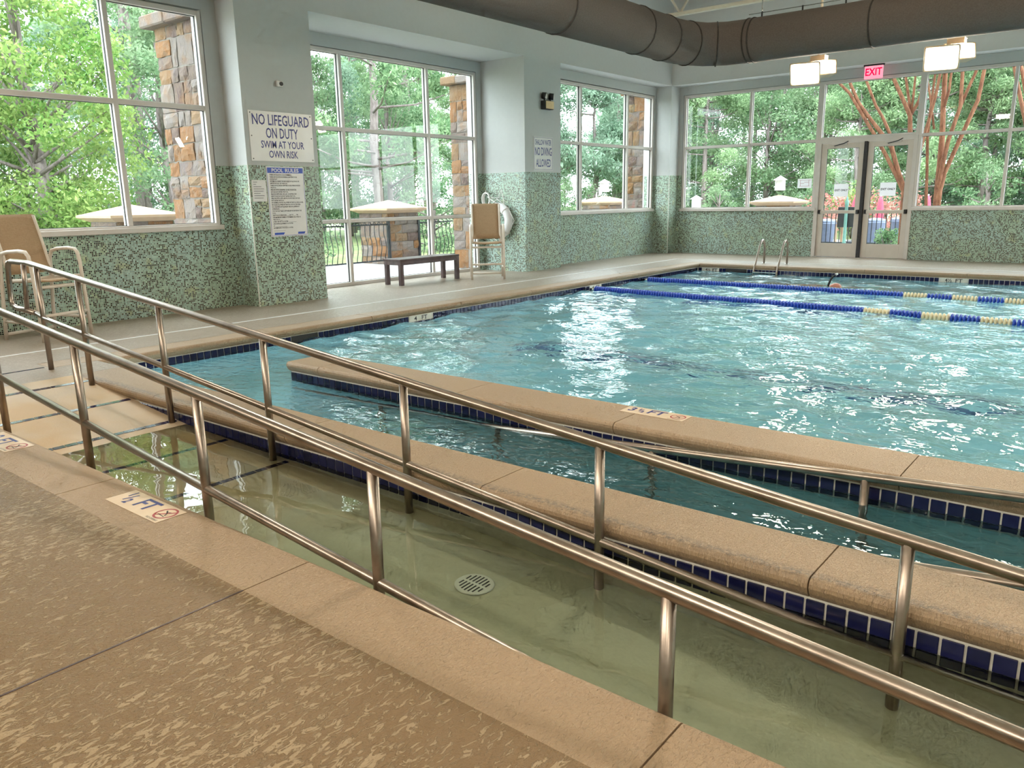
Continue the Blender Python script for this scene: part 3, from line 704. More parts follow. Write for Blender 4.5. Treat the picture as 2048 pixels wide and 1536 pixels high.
tile_marker('y', *MK2, '4 FT', 'white FT waterline marker behind the near lane rope anchor')
tile_marker('x', *MK3, '4½ FT', 'white 4½ FT waterline marker in the far left pool corner')
tile_marker('x', *MK4, '4½ FT', 'white 4½ FT waterline marker on the far wall right of the doors')
tile_marker('y', 3.35, 3.72, '3½ FT', 'white waterline marker behind the ramp handrail')

# ------------------------------------------------------------------ handrails
def handrail(label, y, top, mid, posts, post_top, post_bot, r=.024, extra=None):
    t = thing('handrail', (posts[0], y, post_bot(posts[0])), label, 'handrail')
    MB().tube(top, r, 16).build('top_rail', 'steel', t)
    if mid: MB().tube(mid, r * .86, 14).build('mid_rail', 'steel', t)
    for x in posts: 
        p_ = MB().tube([(x, y, post_bot(x)), (x, y, post_top(x))], r * .93, 14).build('post', 'steel', t)
    if extra: extra(t)
    return t
zn = lambda x: .769 - .0927 * (x + 5.594)
YN = 1.815
handrail('long stainless handrail on the near side of the ramp', YN, [(-8.2, YN, zn(-7.5)), (-7.6, YN, zn(-7.5) - .005), (-7.4, YN, zn(-7.4))] + [(x, YN, zn(x)) for x in (-6, -3, 0, 2.0)],
         [(-7.5, YN, zn(-7.5) - .46), (2.0, YN, zn(2.0) - .46)], [-5.80, -4.57, -3.33, -2.14, -.925, .3, 1.5], lambda x: zn(x) - .01, lambda x: ramp_z(x) - .01)
zf = lambda x: .722 - .0946 * (x + 5.44)
YR = 2.752
def rail_loop(t):
    MB().tube([(-8.0, YR, .928), (-8.06, YR, .915), (-8.09, YR, .87), (-8.12, YR, .70), (-8.14, YR, .58), (-8.10, YR, .52), (-8.0, YR, .505), (-7.6, YR, .49)], .0235, 14).build('end_loop', 'steel', t)
    MB().tube([(-7.80, YR, .49), (-7.72, YR, .92)], .021, 14).build('short_post', 'steel', t)
handrail('long stainless handrail along the tiled wall between ramps', YR, [(-8.0, YR, .928), (-7.62, YR, .928), (-7.5, YR, zf(-7.5))] + [(x, YR, zf(x)) for x in (-6, -3, 0, 2.0)],
         [(-7.6, YR, .49), (-7.4, YR, zf(-7.4) - .455), (2.0, YR, zf(2.0) - .45)], [-7.46, -6.68, -5.43, -4.19, -2.96, -1.75, -.52, .7], lambda x: zf(x) - .01, lambda x: ramp_z(x) - .005, extra=rail_loop)
z3 = lambda x: .045 + .066 * (x + .2)
handrail('sloping handrail sinking into the water beside the peninsula', 4.08, [(-5.8, 4.08, z3(-5.8)), (2.0, 4.08, z3(2.0))], None, [-4.66, -3.44, -2.22, -1.0, .25, 1.5], z3, lambda x: -.96 + .05 * x)
z4 = lambda x: -.035 + .10 * (x + .2)
handrail('submerged handrail just behind the middle ramp wall', 3.285, [(-5.8, 3.285, z4(-5.8) + .0), (2.0, 3.285, z4(2.0))], None, [-4.0, -2.8, -1.6, -.4, .8], z4, lambda x: -.96 + .05 * x)

# round floor drain in the ramp
dx, dy = -2.19, 2.41; dzz = ramp_z(dx)
t = thing('floor_drain', (dx, dy, dzz), 'round white slotted drain cover on the submerged ramp floor', 'drain'); t.rotation_euler = (0, sl, 0)
MB().lathe([(.088, .0), (.092, .006), (.085, .012), (.0, .0125)], seg=28).build('cover', 'drain', t, local=True)
for k in range(-3, 4):
    hl = math.sqrt(max(.0, .070 ** 2 - (k * .019) ** 2))
    for s_ in (-1, 1): MB().box(k * .019 - .004, k * .019 + .004, min(s_ * .008, s_ * hl), max(s_ * .008, s_ * hl), .0122, .0132).build('slot', 'black', t, local=True)

# ------------------------------------------------------------------ pool ladder, lane ropes
t = thing('pool_ladder', (-6.08, 16.1, 0), 'stainless pool ladder with two arched rails at the far edge', 'ladder')
for x in (-6.33, -5.85):
    pts = [(x, 16.22, 0)] + [(x, 16.22, .30), (x, 16.20, .42), (x, 16.12, .49), (x, 16.02, .47), (x, 15.95, .38), (x, 15.80, .08), (x, 15.69, -.12), (x, 15.66, -.3), (x, 15.66, -.85)]
    MB().tube(pts, .021, 12).build('rail', 'steel', t)
    MB().lathe([(.045, 0), (.045, .012), (.025, .02)], x, 16.22, 14).build('escutcheon', 'chrome', t)
for z in (-.13, -.42, -.70): MB().bbox(-6.33, -5.85, 15.62, 15.70, z - .012, z + .012, .004).build('tread', 'chrome', t)

blue_me = MB().lathe([(.016, -.021), (.020, -.017), (.054, -.013), (.060, -.004), (.060, .004), (.054, .011), (.020, .015), (.016, .021)], seg=12).mesh('float', 'ropeblue')
cream_me = MB().lathe([(.016, -.021), (.022, -.017), (.050, -.012), (.057, 0), (.050, .012), (.022, .017), (.016, .021)], seg=12).mesh('float', 'ropecream')
def lane_rope(a, b, label, x_b):
    t = thing('lane_rope', (a[0], a[1], ZW), label, 'lane rope', 'lane ropes across the pool')
    a, b = Vector((*a, ZW + .012)), Vector((*b, ZW + .012)); d = (b - a); L = d.length; d.normalize()
    MB().tube([a - d * .09, b], .006, 6).build('cable', 'cord', t)
    MB().tube([a - d * .10, a - d * .02], .022, 8).build('anchor_spring', 'chrome', t)
    n = int(L / .048); rot = d.to_track_quat('Z', 'Y').to_euler()
    for i in range(n):
        p_ = a + d * (i + .5) * .048; cream = p_.x > x_b and int((p_.x - x_b) / .345) % 2 == 0
        o = piece('float', cream_me if cream else blue_me, t, p_); o.rotation_euler = rot
lane_rope((-7.44, 11.5), (-.6, 10.95), 'nearer blue and cream lane rope floating across the pool', -2.93)
lane_rope((-7.44, 13.35), (-.6, 13.12), 'farther blue and cream lane rope floating across the pool', -2.95)

# ------------------------------------------------------------------ swimmer
def swimmer():
    t = thing('person', (-4.22, 14.1, ZW - .165), 'person swimming face down with a reddish wet head above water', 'person')
    J = dict(pel=(-.95, 0, 0), waist=(-.72, 0, .01), chest=(-.42, 0, .02), neck=(-.17, 0, .06), head0=(-.10, 0, .10), head=(.02, 0, .15), head2=(.11, 0, .12),
             sl=(-.30, .17, .03), el=(-.02, .26, -.02), wl=(.22, .22, .0), hl=(.32, .20, .0), fl1=(.40, .17, .01), fl2=(.41, .20, .01), fl3=(.39, .235, .0), tl=(.31, .15, -.01),
             sr=(-.30, -.17, .03), er=(-.05, -.30, -.12), wr=(.18, -.28, -.2), hr=(.27, -.26, -.21), fr1=(.35, -.23, -.21), fr2=(.36, -.26, -.21), fr3=(.34, -.295, -.21), tr=(.26, -.21, -.21),
             hpl=(-1.0, .09, -.01), knl=(-1.42, .12, -.06), anl=(-1.83, .11, -.02), tol=(-2.02, .10, -.06), hpr=(-1.0, -.09, -.01), knr=(-1.42, -.12, -.01), anr=(-1.83, -.11, -.10), tor=(-2.02, -.10, -.14))
    R_ = dict(pel=.13, waist=.125, chest=.14, neck=.055, head0=.075, head=.105, head2=.07, sl=.065, el=.042, wl=.03, hl=.036, fl1=.009, fl2=.009, fl3=.009, tl=.011, sr=.065, er=.042, wr=.03, hr=.036, fr1=.009, fr2=.009, fr3=.009, tr=.011,
              hpl=.09, knl=.058, anl=.036, tol=.028, hpr=.09, knr=.058, anr=.036, tor=.028)
    E_ = [('pel', 'waist'), ('waist', 'chest'), ('chest', 'neck'), ('neck', 'head0'), ('head0', 'head'), ('head', 'head2'), ('pel', 'hpl'), ('hpl', 'knl'), ('knl', 'anl'), ('anl', 'tol'), ('pel', 'hpr'), ('hpr', 'knr'), ('knr', 'anr'), ('anr', 'tor')]
    for s_ in 'lr': E_ += [('chest', 's' + s_), ('s' + s_, 'e' + s_), ('e' + s_, 'w' + s_), ('w' + s_, 'h' + s_), ('h' + s_, 'f%s1' % s_), ('h' + s_, 'f%s2' % s_), ('h' + s_, 'f%s3' % s_), ('h' + s_, 't' + s_)]
    ks = list(J); me = bpy.data.meshes.new('body'); me.from_pydata([J[k] for k in ks], [(ks.index(a), ks.index(b)) for a, b in E_], [])
    o = bpy.data.objects.new('body', me); COL.objects.link(o); o.parent = t
    o.modifiers.new('skin', 'SKIN'); o.modifiers.new('sub', 'SUBSURF').levels = 1; o.modifiers['sub'].render_levels = 1
    for i, k in enumerate(ks):
        sv = me.skin_vertices[0].data[i]; sv.radius = (R_[k], R_[k]); sv.use_root = (k == 'pel')
    bpy.context.view_layer.update()
    em = bpy.data.meshes.new_from_object(o.evaluated_get(bpy.context.evaluated_depsgraph_get())); o.modifiers.clear(); o.data = em
    em.materials.clear(); em.materials.append(MT['skin'])
    for p_ in em.polygons: p_.use_smooth = True
    MB().lathe([(.145, -.14), (.15, 0), (.14, .12)], seg=18)
    q = MB().tube([(-1.13, 0, -.02), (-1.0, 0, 0), (-.84, 0, .005)], [.155, .16, .142], 18); q.build('swim_trunks', 'trunks', t, local=True)
    s_ = thing('snorkel', (-4.20, 14.02, ZW - .02), 'black curved snorkel sticking up in front of the swimmer', 'snorkel')
    MB().tube([(-4.30, 13.98, ZW - .06), (-4.30, 13.98, ZW + .03), (-4.27, 13.98, ZW + .12), (-4.22, 13.98, ZW + .19), (-4.18, 13.98, ZW + .215)], .017, 10).build('tube', 'black', s_)
    MB().tube([(-4.19, 13.98, ZW + .21), (-4.16, 13.98, ZW + .225)], .019, 10).build('tip', 'white', s_)
swimmer()

# ------------------------------------------------------------------ bench and chairs
t = thing('bench', (-10.03, 9.95, 0), 'low dark wooden bench in front of the tall window', 'bench')
bx0, bx1, by0, by1, bh = -10.25, -9.83, 9.22, 10.68, .44
MB().bbox(bx0, bx1, by0, by1, bh - .035, bh, .006).build('seat_board', 'wood', t)
for x in (bx0 + .005, bx1 - .075):
    for y in (by0 + .005, by1 - .075): MB().bbox(x, x + .07, y, y + .07, 0, bh - .035, .004).build('leg', 'wood', t)
for (a, b, c_, d_) in ((bx0 + .01, bx0 + .035, by0 + .075, by1 - .075), (bx1 - .035, bx1 - .01, by0 + .075, by1 - .075)): MB().box(a, b, c_, d_, bh - .10, bh - .035).build('apron', 'wood', t)
for y in (by0 + .01, by1 - .035): MB().box(bx0 + .075, bx1 - .075, y, y + .025, bh - .10, bh - .035).build('apron', 'wood', t)

def bar_chair(loc, rz, label):
    """local frame: faces -y, x to its left"""
    t = thing('bar_chair', loc, label, 'chair', 'tall sling chairs on the deck', rz)
    hw, SH, BH = .29, .66, 1.31; r = .0205
    for s_ in (-1, 1):
        x = s_ * hw
        MB().tube([(x, -.30, 0), (x, -.285, .45), (x, -.27, .80), (x, -.255, .90), (x, -.215, .945), (x, -.12, .955), (x, .06, .945), (x, .15, .925), (x, .19, .86), (x, .21, .70), (x, .25, .35), (x, .29, 0)], r, 10).build('side_frame', 'chairframe', t, local=True)
        MB().tube([(x * .86, .13, .62), (x * .86, .17, .80), (x * .86, .25, 1.10), (x * .86, .315, BH)], r * .95, 10).build('back_post', 'chairframe', t, local=True)
        MB().tube([(x * .9, -.27, SH), (x * .9, .18, SH - .03)], r * .95, 10).build('seat_rail', 'chairframe', t, local=True)
        MB().tube([(x, -.29, .20), (x, .27, .20)], r * .8, 8).build('side_stretcher', 'chairframe', t, local=True)
    MB().tube([(-hw, -.29, .27), (hw, -.29, .27)], r * .9, 8).build('footrest', 'chairframe', t, local=True)
    MB().tube([(-hw, .285, .06), (hw, .285, .06)], r * .9, 8).build('rear_stretcher', 'chairframe', t, local=True)
    MB().tube([(-hw, -.275, SH - .09), (hw, -.275, SH - .09)], r * .9, 8).build('front_rail', 'chairframe', t, local=True)
    sg = MB(); b = hw * .86
    prof = [(.318, BH + .015), (.30, BH - .03), (.235, 1.06), (.165, .80), (.12, .70)]
    th = .012
    for nm, pr in (('back_sling', prof), ('seat_sling', [(.17, .655), (.0, .63), (-.20, .645), (-.27, .665), (-.30, .645)])):
        vs = []; n = len(pr)
        for (yy, zz) in pr:
            for xx in np.linspace(-b, b, 7):
                cu = .012 * (1 - (xx / b) ** 2)
                vs.append((xx, yy + (cu if nm[0] == 'b' else 0), zz - (cu if nm[0] == 's' else 0)))
        k = len(vs)
        off = (0, th, 0) if nm[0] == 'b' else (0, 0, -th)
        vs += [(x + off[0], y + off[1], z_ + off[2]) for x, y, z_ in vs]
        fs = []
        for i in range(n - 1):
            for j in range(6):
                a = i * 7 + j; fs += [(a, a + 1, a + 8, a + 7), (k + a, k + a + 7, k + a + 8, k + a + 1)]
        for i in range(n - 1): fs += [(i * 7, i * 7 + 7, k + i * 7 + 7, k + i * 7), (i * 7 + 6, k + i * 7 + 6, k + i * 7 + 13, i * 7 + 13)]
        for j in range(6): fs += [(j, k + j, k + j + 1, j + 1), ((n - 1) * 7 + j, (n - 1) * 7 + j + 1, k + (n - 1) * 7 + j + 1, k + (n - 1) * 7 + j)]
        MB().add(vs, fs, True).build(nm, 'sling', t, local=True)
    return t
bar_chair((-9.46, 11.02, 0), math.radians(43), 'tall tan sling chair beside the life ring and bench')
bar_chair((-9.40, 3.50, 0), math.radians(106), 'tall tan sling chair behind the handrail at the left window')

# ------------------------------------------------------------------ life ring with rope on the alcove cheek
yr = 12.33 - .10; cx, cz = -10.19, .985
t = thing('life_ring', (cx, yr, cz - .36), 'white life ring hanging on the mosaic alcove side behind the chair', 'life ring')
MB().tube([(cx + .265 * math.cos(2 * math.pi * k / 40), yr, cz + .265 * math.sin(2 * math.pi * k / 40)) for k in range(40)], .082, 14, closed=True).build('ring', 'ring', t)
for a in (45, 135, 225, 315):
    a = math.radians(a); o_ = Vector((cx + .265 * math.cos(a), yr, cz + .265 * math.sin(a))); ra = Vector((math.cos(a), 0, math.sin(a))); b_ = Vector((0, 1, 0)); ta = ra.cross(b_)
    MB().tube([o_ + (ra * math.cos(u) + b_ * math.sin(u)) * .085 + ta * 0 for u in np.linspace(0, 2 * math.pi, 16, endpoint=False)], .012, 6, closed=True).build('strap', 'cord', t)
    MB().tube([o_ + ra * .09, Vector((cx + .42 * math.cos(a + .8), yr - .02, cz + .42 * math.sin(a + .8))), Vector((cx + .355 * math.cos(a + 1.57), yr, cz + .355 * math.sin(a + 1.57)))], .007, 6).build('grab_line', 'cord', t)
t = thing('throw_rope', (-10.55, 12.24, 1.30), 'coiled white throw rope hanging above the life ring', 'rope')
for k in range(5):
    MB().tube([(-10.55 + (.075 + .006 * k) * math.cos(u), 12.285 - .008 * k, 1.40 + .125 * math.sin(u)) for u in np.linspace(0, 2 * math.pi, 20, endpoint=False)], .014, 6, closed=True).build('coil', 'cord', t)
MB().tube([(-10.55, 12.32, 1.56), (-10.55, 12.26, 1.54), (-10.55, 12.25, 1.57)], .012, 6).build('hook', 'chrome', t)
MB().tube([(-10.50, 12.28, 1.47), (-10.38, 12.30, 1.42), (-10.26, 12.31, 1.43), (-10.18, 12.30, 1.58), (-10.12, 12.28, 1.40), (-10.08, 12.26, 1.28)], .008, 6).build('free_line', 'cord', t)
MB().tube([(-10.52, 12.27, 1.45), (-10.40, 12.26, 1.38), (-10.28, 12.26, 1.32)], .008, 6).build('tail_line', 'cord', t)
t.location.y -= .035; t.location.x += .06

# ------------------------------------------------------------------ fabric duct
t = thing('air_duct', (-5.95, 10.0, 3.36), 'brown fabric air duct bending along two walls below the ceiling', 'duct')
DR, DZ, DX, DY = .31, 3.655, -6.02, 12.2
bend = [(DX, 11.1), (DX, 11.35), (DX + .06, 11.7), (DX + .22, 12.0), (DX + .5, DY - .03), (DX + .8, DY)]
path = [(DX, y, DZ) for y in (-4, 2, 5, 7, 8.5, 9.8)] + [(a, b, DZ) for a, b in bend] + [(x, DY, DZ) for x in (-4.6, -3.5, -2, 0, 3, 6.4)]
MB().tube(path, DR, 28).build('sleeve', 'duct', t)
def hoop(cen, ax, name='seam'):
    cen, ax = Vector(cen), Vector(ax).normalized(); u = Vector((0, 0, 1)); v = ax.cross(u)
    MB().tube([cen + (u * math.cos(a) + v * math.sin(a)) * (DR + .002) for a in np.linspace(0, 2 * math.pi, 28, endpoint=False)], .012, 6, closed=True).build(name, 'seam', t)
for y in (8.4, 10.3, 11.05): hoop((DX, y, DZ), (0, 1, 0))
hoop((DX + .06, 11.7, DZ), (.3, 1, 0)); hoop((DX + .36, 12.1, DZ), (1, .55, 0)); hoop((DX + .85, DY, DZ), (1, 0, 0)); hoop((DX + .93, DY, DZ), (1, 0, 0))
for x in (-3.4, -1.4): hoop((x, DY, DZ), (1, 0, 0))
for x in (-5.0, -4.4, -3.8, -3.2, -2.6): MB().tube([(x, DY, DZ + DR - .01), (x, DY, DZ + DR + .07)], .012, 6).build('hanger_clip', 'black', t)
MB().tube([(-5.2, DY, DZ + DR + .06), (6, DY, DZ + DR + .06)], .006, 6).build('suspension_cable', 'chrome', t)
for x in (-5.0, 0, 5): MB().tube([(x, DY, DZ + DR + .06), (x, DY, ZC)], .005, 6).build('drop_wire', 'chrome', t)
# open web roof joists
for i, y in enumerate((15.2, 9.0, 3.0)):
    t = thing('roof_joist', (-2, y, 4.85), ['cream open web roof joist above the far duct', 'cream open web roof joist above the pool middle', 'cream open web roof joist above the ramp'][i], 'joist', 'roof joists')
    for (z, nm) in ((4.86, 'bottom_chord'), (5.95, 'top_chord')): MB().box(XP, XE, y - .05, y - .01, z, z + .06).box(XP, XE, y + .01, y + .05, z, z + .06).build(nm, 'joist', t)
    k = 0; x = -9.4
    while x < 6:
        MB().tube([(x, y, 4.9), (x + .75, y, 5.97)], .024, 6).build('web_bar', 'joist', t); MB().tube([(x + .75, y, 5.97), (x + 1.5, y, 4.9)], .024, 6).build('web_bar', 'joist', t); x += 1.5
MB_w = MB()

# ------------------------------------------------------------------ flood lamps
def head(t, cen, nrm, w_=.43, h_=.33, dp=.17):
    cen, n = Vector(cen), Vector(nrm).normalized(); ax = n.cross(Vector((0, 0, 1))).normalized() * -1; az = ax.cross(n) * -1
    if az.z < 0: az = -az
    q = MB(); f = [cen + ax * sx * w_ / 2 + az * sz * h_ / 2 for sx, sz in ((-1, -1), (1, -1), (1, 1), (-1, 1))]
    b = [cen - n * dp + ax * sx * w_ * .32 + az * sz * h_ * .3 for sx, sz in ((-1, -1), (1, -1), (1, 1), (-1, 1))]
    q.add(f + b, [(4, 5, 6, 7), (0, 1, 5, 4), (1, 2, 6, 5), (2, 3, 7, 6), (3, 0, 4, 7)])
    h = q.build('lamp_housing', 'housing', t)
    rim = MB()
    for (i, j) in ((0, 1), (1, 2), (2, 3), (3, 0)): rim.tube([f[i], f[j]], .014, 6)
    rim.build('rim', 'housing', h)
    g = [cen - n * .01 + ax * sx * (w_ / 2 - .015) + az * sz * (h_ / 2 - .015) for sx, sz in ((-1, -1), (1, -1), (1, 1), (-1, 1))]
    ln = MB().add(g + [v - n * .02 for v in g], [(0, 1, 2, 3), (7, 6, 5, 4), (0, 4, 5, 1), (1, 5, 6, 2), (2, 6, 7, 3), (3, 7, 4, 0)]).build('lamp_lens', 'lens', h)
    ld = bpy.data.lights.new('flood_lamp', 'AREA'); ld.shape = 'RECTANGLE'; ld.size = w_ - .04; ld.size_y = h_ - .04; ld.energy = LAMP_W; ld.color = (1.0, .86, .68)
    ld.cycles.is_caustics_light = True
    lo = bpy.data.objects.new('flood_lamp', ld); COL.objects.link(lo); lo.parent = h
    mw = Matrix((ax, n.cross(ax) * -1, -n)).transposed().to_4x4(); mw.translation = cen + n * .004 - Vector(root_loc(h)); lo.matrix_local = mw
def flood(x, y, z, lab, d=-1):
    t = thing('flood_light', (x, y, z - .2), lab, 'light', 'twin flood lights hung over the pool')
    MB().tube([(x + .12, y - d * .22, z + .2), (x + .12, y - d * .22, ZC)], .02, 8).build('stem', 'housing', t)
    MB().bbox(x + .02, x + .24, y - d * .30, y - d * .14, z + .19, z + .27, .008).build('junction_box', 'housing', t)
    MB().tube([(x + .1, y - d * .2, z + .2), (x + .02, y - d * .12, z + .05)], .016, 6).build('yoke', 'housing', t)
    head(t, (x, y, z), (.16, d * .85, -.42)); head(t, (x + .16, y - d * .32, z + .11), (.35, d * .8, .42), .40, .24)
flood(-4.66, 13.2, 3.24, 'left one of two lit twin flood lights before the far windows')
flood(-2.73, 13.2, 3.25, 'right one of two lit twin flood lights before the far windows')
for (x, y, d) in ((-.8, 13.2, -1), (1.2, 13.2, -1), (3.4, 13.2, -1), (-4.6, 5.0, 1), (-2.2, 5.0, -1), (.4, 5.0, 1), (3.0, 5.0, -1), (-4.6, -2.2, 1), (-2.2, -2.2, 1), (.4, -2.2, 1), (3.0, -2.2, 1), (-7.4, -2.2, 1), (-7.2, 4.2, -1)):
    where = 'far lanes' if y > 10 else 'ramp walls' if y > 0 else 'near deck'
    side = 'leftmost' if x < -6 else 'left' if x < -4 else 'left middle' if x < -1 else 'right middle' if x < 1 else 'right' if x < 2 else 'rightmost'
    flood(x, y, 3.9 if y < 13 else 3.24, 'lit twin flood light hung over the %s, %s of its row' % (where, side), d)
t = thing('ceiling_sensor', (-4.75, YB - .02, 4.42), 'small tan sensor box on the wall above the exit sign', 'sensor')
MB().bbox(-4.80, -4.70, YB - .05, YB, 4.42, 4.56, .008).build('box', 'brass', t)

# ------------------------------------------------------------------ outdoors: ground, stone columns, piers, fence
struct(MB().box(-14.6, -10.9, YE0, 23, -.25, -.02).box(-10.9, -10.25, YE0, 6.3, -.25, -.02).box(-10.9, -10.25, 13.5, 23, -.25, -.02).box(-10.25, 12, YF + .2, 23, -.25, -.02).build('patio', 'patio'))
struct(MB().box(-120, -14.6, -60, 120, -.4, -.08).box(-14.6, 120, 23, 120, -.4, -.08).build('ground', 'lawn'))
def stone_face(parent, P0, ux, uz, w_, h_, nrm, seed, hmin=.16, hmax=.34, wmin=.22, wmax=.55, taper=0.0):
    """individually cut stones covering the rectangle P0 + a*ux + b*uz"""
    g = random.Random(seed); P0, ux, uz, nrm = map(Vector, (P0, ux, uz, nrm)); b = 0.0
    while b < h_ - .05:
        hh = g.uniform(hmin, hmax)
        if b + hh > h_ - .1: hh = h_ - b
        tp = taper * b; a = tp; a_end = w_ - tp
        while a < a_end - .04:
            ww = g.uniform(wmin, wmax)
            if a + ww > a_end - .16: ww = a_end - a
            subs = [(b, hh)]
            if hh > .27 and ww < .45 and g.random() < .5: s1 = hh * g.uniform(.4, .6); subs = [(b, s1), (b + s1, hh - s1)]
            for (bb, h2) in subs:
                nx, nz = 4, 4; vs = []; j = .008; pr = g.uniform(.012, .045)
                for iz in range(nz):
                    for ix in range(nx):
                        fx, fz = ix / (nx - 1), iz / (nz - 1); ed = ix in (0, nx - 1) or iz in (0, nz - 1)
                        wob = .010
                        A = a + j + fx * (ww - 2 * j) + (g.uniform(-wob, wob) if 1 else 0); B = bb + j + fz * (h2 - 2 * j) + g.uniform(-wob, wob)
                        vs.append(P0 + ux * A + uz * B + nrm * (pr * (.35 if ed else 1) + g.uniform(-.008, .012)))
                k = nx * nz; ring = [ix for ix in range(nx)] + [iz * nx + nx - 1 for iz in range(1, nz)] + [(nz - 1) * nx + ix for ix in range(nx - 2, -1, -1)] + [iz * nx for iz in range(nz - 2, 0, -1)]
                back = [vs[i] - nrm * (pr + .03) for i in ring]
                fs = [(i * nx + q_, i * nx + q_ + 1, (i + 1) * nx + q_ + 1, (i + 1) * nx + q_) for i in range(nz - 1) for q_ in range(nx - 1)]
                fs += [(ring[i], k + i, k + (i + 1) % len(ring), ring[(i + 1) % len(ring)]) for i in range(len(ring))]
                MB().add(vs + back, fs).build('stone', 'stone', parent)
            a += ww
        b += hh
def slab(parent, x0, x1, y0, y1, z0, z1, n, seed, mat='stone'):
    g = random.Random(seed); xs = np.linspace(x0, x1, n + 1)
    for a, b in zip(xs[:-1], xs[1:]):
        q = MB().bbox(a + .004, b - .004, y0 + g.uniform(-.02, .02), y1, z0 + g.uniform(-.01, .01), z1 + g.uniform(-.02, .02), .02); q.build('cap_stone', mat, parent)
def stone_column(y0, y1, label, seed, ztop=3.92, xo=-11.68, xi=-10.95):
    t = thing('stone_column', ((xo + xi) / 2, (y0 + y1) / 2, -.02), label, 'column', 'stone columns outside the windows')
    MB().box(xo + .02, xi, y0 + .02, y1, -.02, ztop).build('mortar_core', 'mortar', t)
    stone_face(t, (xo, y0 + .02, -.02), (1, 0, 0), (0, 0, 1), xi - xo, ztop + .02, (0, -1, 0), seed, .18, .42, .16, .42)
    stone_face(t, (xo + .02, y1, -.02), (0, -1, 0), (0, 0, 1), y1 - y0 - .02, ztop + .02, (-1, 0, 0), seed + 1, .2, .4, .25, .6)
    slab(t, xo - .14, xi, y0 - .14, y1 + .1, ztop, ztop + .15, 2, seed)
stone_column(6.27, 7.22, 'rust and grey stone column outside the left window', 11, 3.84, -11.56, -10.35)
stone_column(12.5, 13.35, 'stone column outside the tall window behind the chair', 23, 3.66, -11.66, -10.92)
stone_column(18.45, 19.1, 'stone column outside the third window by the corner', 35, 3.9, -11.0, -10.3)
# white exterior trim boards beside the columns
for i, (x0, x1, y0, y1) in enumerate(((-10.34, -10.25, 6.16, 6.3), (-11.0, -10.9, 12.36, 12.46), (-10.36, -10.25, 18.2, 18.3))):
    struct(MB().box(x0, x1, y0, y1, -.02, 4.2).build('trim_%d' % (i + 4), 'sheath'))

def pier(cx, cy, s_, label, seed, h=1.13, cs=.30, faces=('x', 'y')):
    t = thing('stone_pier', (cx, cy, -.05), label, 'pier', 'stone piers of the fence')
    a = s_ / 2
    MB().box(cx - a + .02, cx + a - .02, cy - a + .02, cy + a - .02, -.05, h).build('mortar_core', 'mortar', t)
    if 'x' in faces: stone_face(t, (cx + a - .02, cy - a, -.05), (0, 1, 0), (0, 0, 1), s_, h + .05, (1, 0, 0), seed, .16, .28, .2, .5)
    if 'y' in faces: stone_face(t, (cx - a, cy - a + .02, -.05), (1, 0, 0), (0, 0, 1), s_, h + .05, (0, -1, 0), seed + 3, .16, .28, .2, .5)
    b = a + cs / 2; q = MB()
    q.add([(cx - a, cy - a, h), (cx + a, cy - a, h), (cx + a, cy + a, h), (cx - a, cy + a, h), (cx - b, cy - b, h + .07), (cx + b, cy - b, h + .07), (cx + b, cy + b, h + .07), (cx - b, cy + b, h + .07),
           (cx - b, cy - b, h + .11), (cx + b, cy - b, h + .11), (cx + b, cy + b, h + .11), (cx - b, cy + b, h + .11), (cx, cy, h + .29)],
          [(3, 2, 1, 0), (0, 1, 5, 4), (1, 2, 6, 5), (2, 3, 7, 6), (3, 0, 4, 7), (4, 5, 9, 8), (5, 6, 10, 9), (6, 7, 11, 10), (7, 4, 8, 11), (8, 9, 12), (9, 10, 12), (10, 11, 12), (11, 8, 12)])
    q.build('cap', 'cap', t); return t
XFN, XPI = -13.62, -14.1
pier(XPI, 6.85, 1.0, 'capped stone pier seen through the left window', 51)
pier(XPI, 12.93, .98, 'capped stone pier seen through the tall window', 57)
pier(XPI, 22.3, 1.05, 'capped stone pier at the fence corner seen through the third window', 63, 1.16)
pier(-8.4, 22.4, .95, 'capped stone pier with lantern seen left of the doors', 69, 1.10)
pier(1.0, 22.4, .95, 'capped stone pier right of the doors', 75, 1.12)
def lantern(cx, cy, z, label):
    t = thing('lantern', (cx, cy, z), label, 'lantern', 'white lanterns on the piers')
    MB().lathe([(.05, 0), (.05, .04), (.03, .06), (.03, .12)], cx, cy, 12).build('stem', 'white', t)
    MB().box(cx - .11, cx + .11, cy - .11, cy + .11, z + .12, z + .15).build('base', 'white', t)
    for sx in (-1, 1):
        for sy in (-1, 1): MB().box(cx + sx * .095 - .012, cx + sx * .095 + .012, cy + sy * .095 - .012, cy + sy * .095 + .012, z + .15, z + .40).build('corner_bar', 'white', t)
    MB().box(cx - .085, cx + .085, cy - .085, cy + .085, z + .15, z + .40).build('shade', 'signwhite', t)
    MB().add([(cx - .15, cy - .15, z + .40), (cx + .15, cy - .15, z + .40), (cx + .15, cy + .15, z + .40), (cx - .15, cy + .15, z + .40), (cx, cy, z + .52)], [(3, 2, 1, 0), (0, 1, 4), (1, 2, 4), (2, 3, 4), (3, 0, 4)]).build('roof', 'white', t)
lantern(-8.4, 22.4, 1.39, 'white lantern on the pier left of the doors')
lantern(XPI, 22.3, 1.45, 'white lantern on the corner pier seen through the third window')
lantern(-11.7, 24.0, .90, 'low white lantern at the left end of the far window')

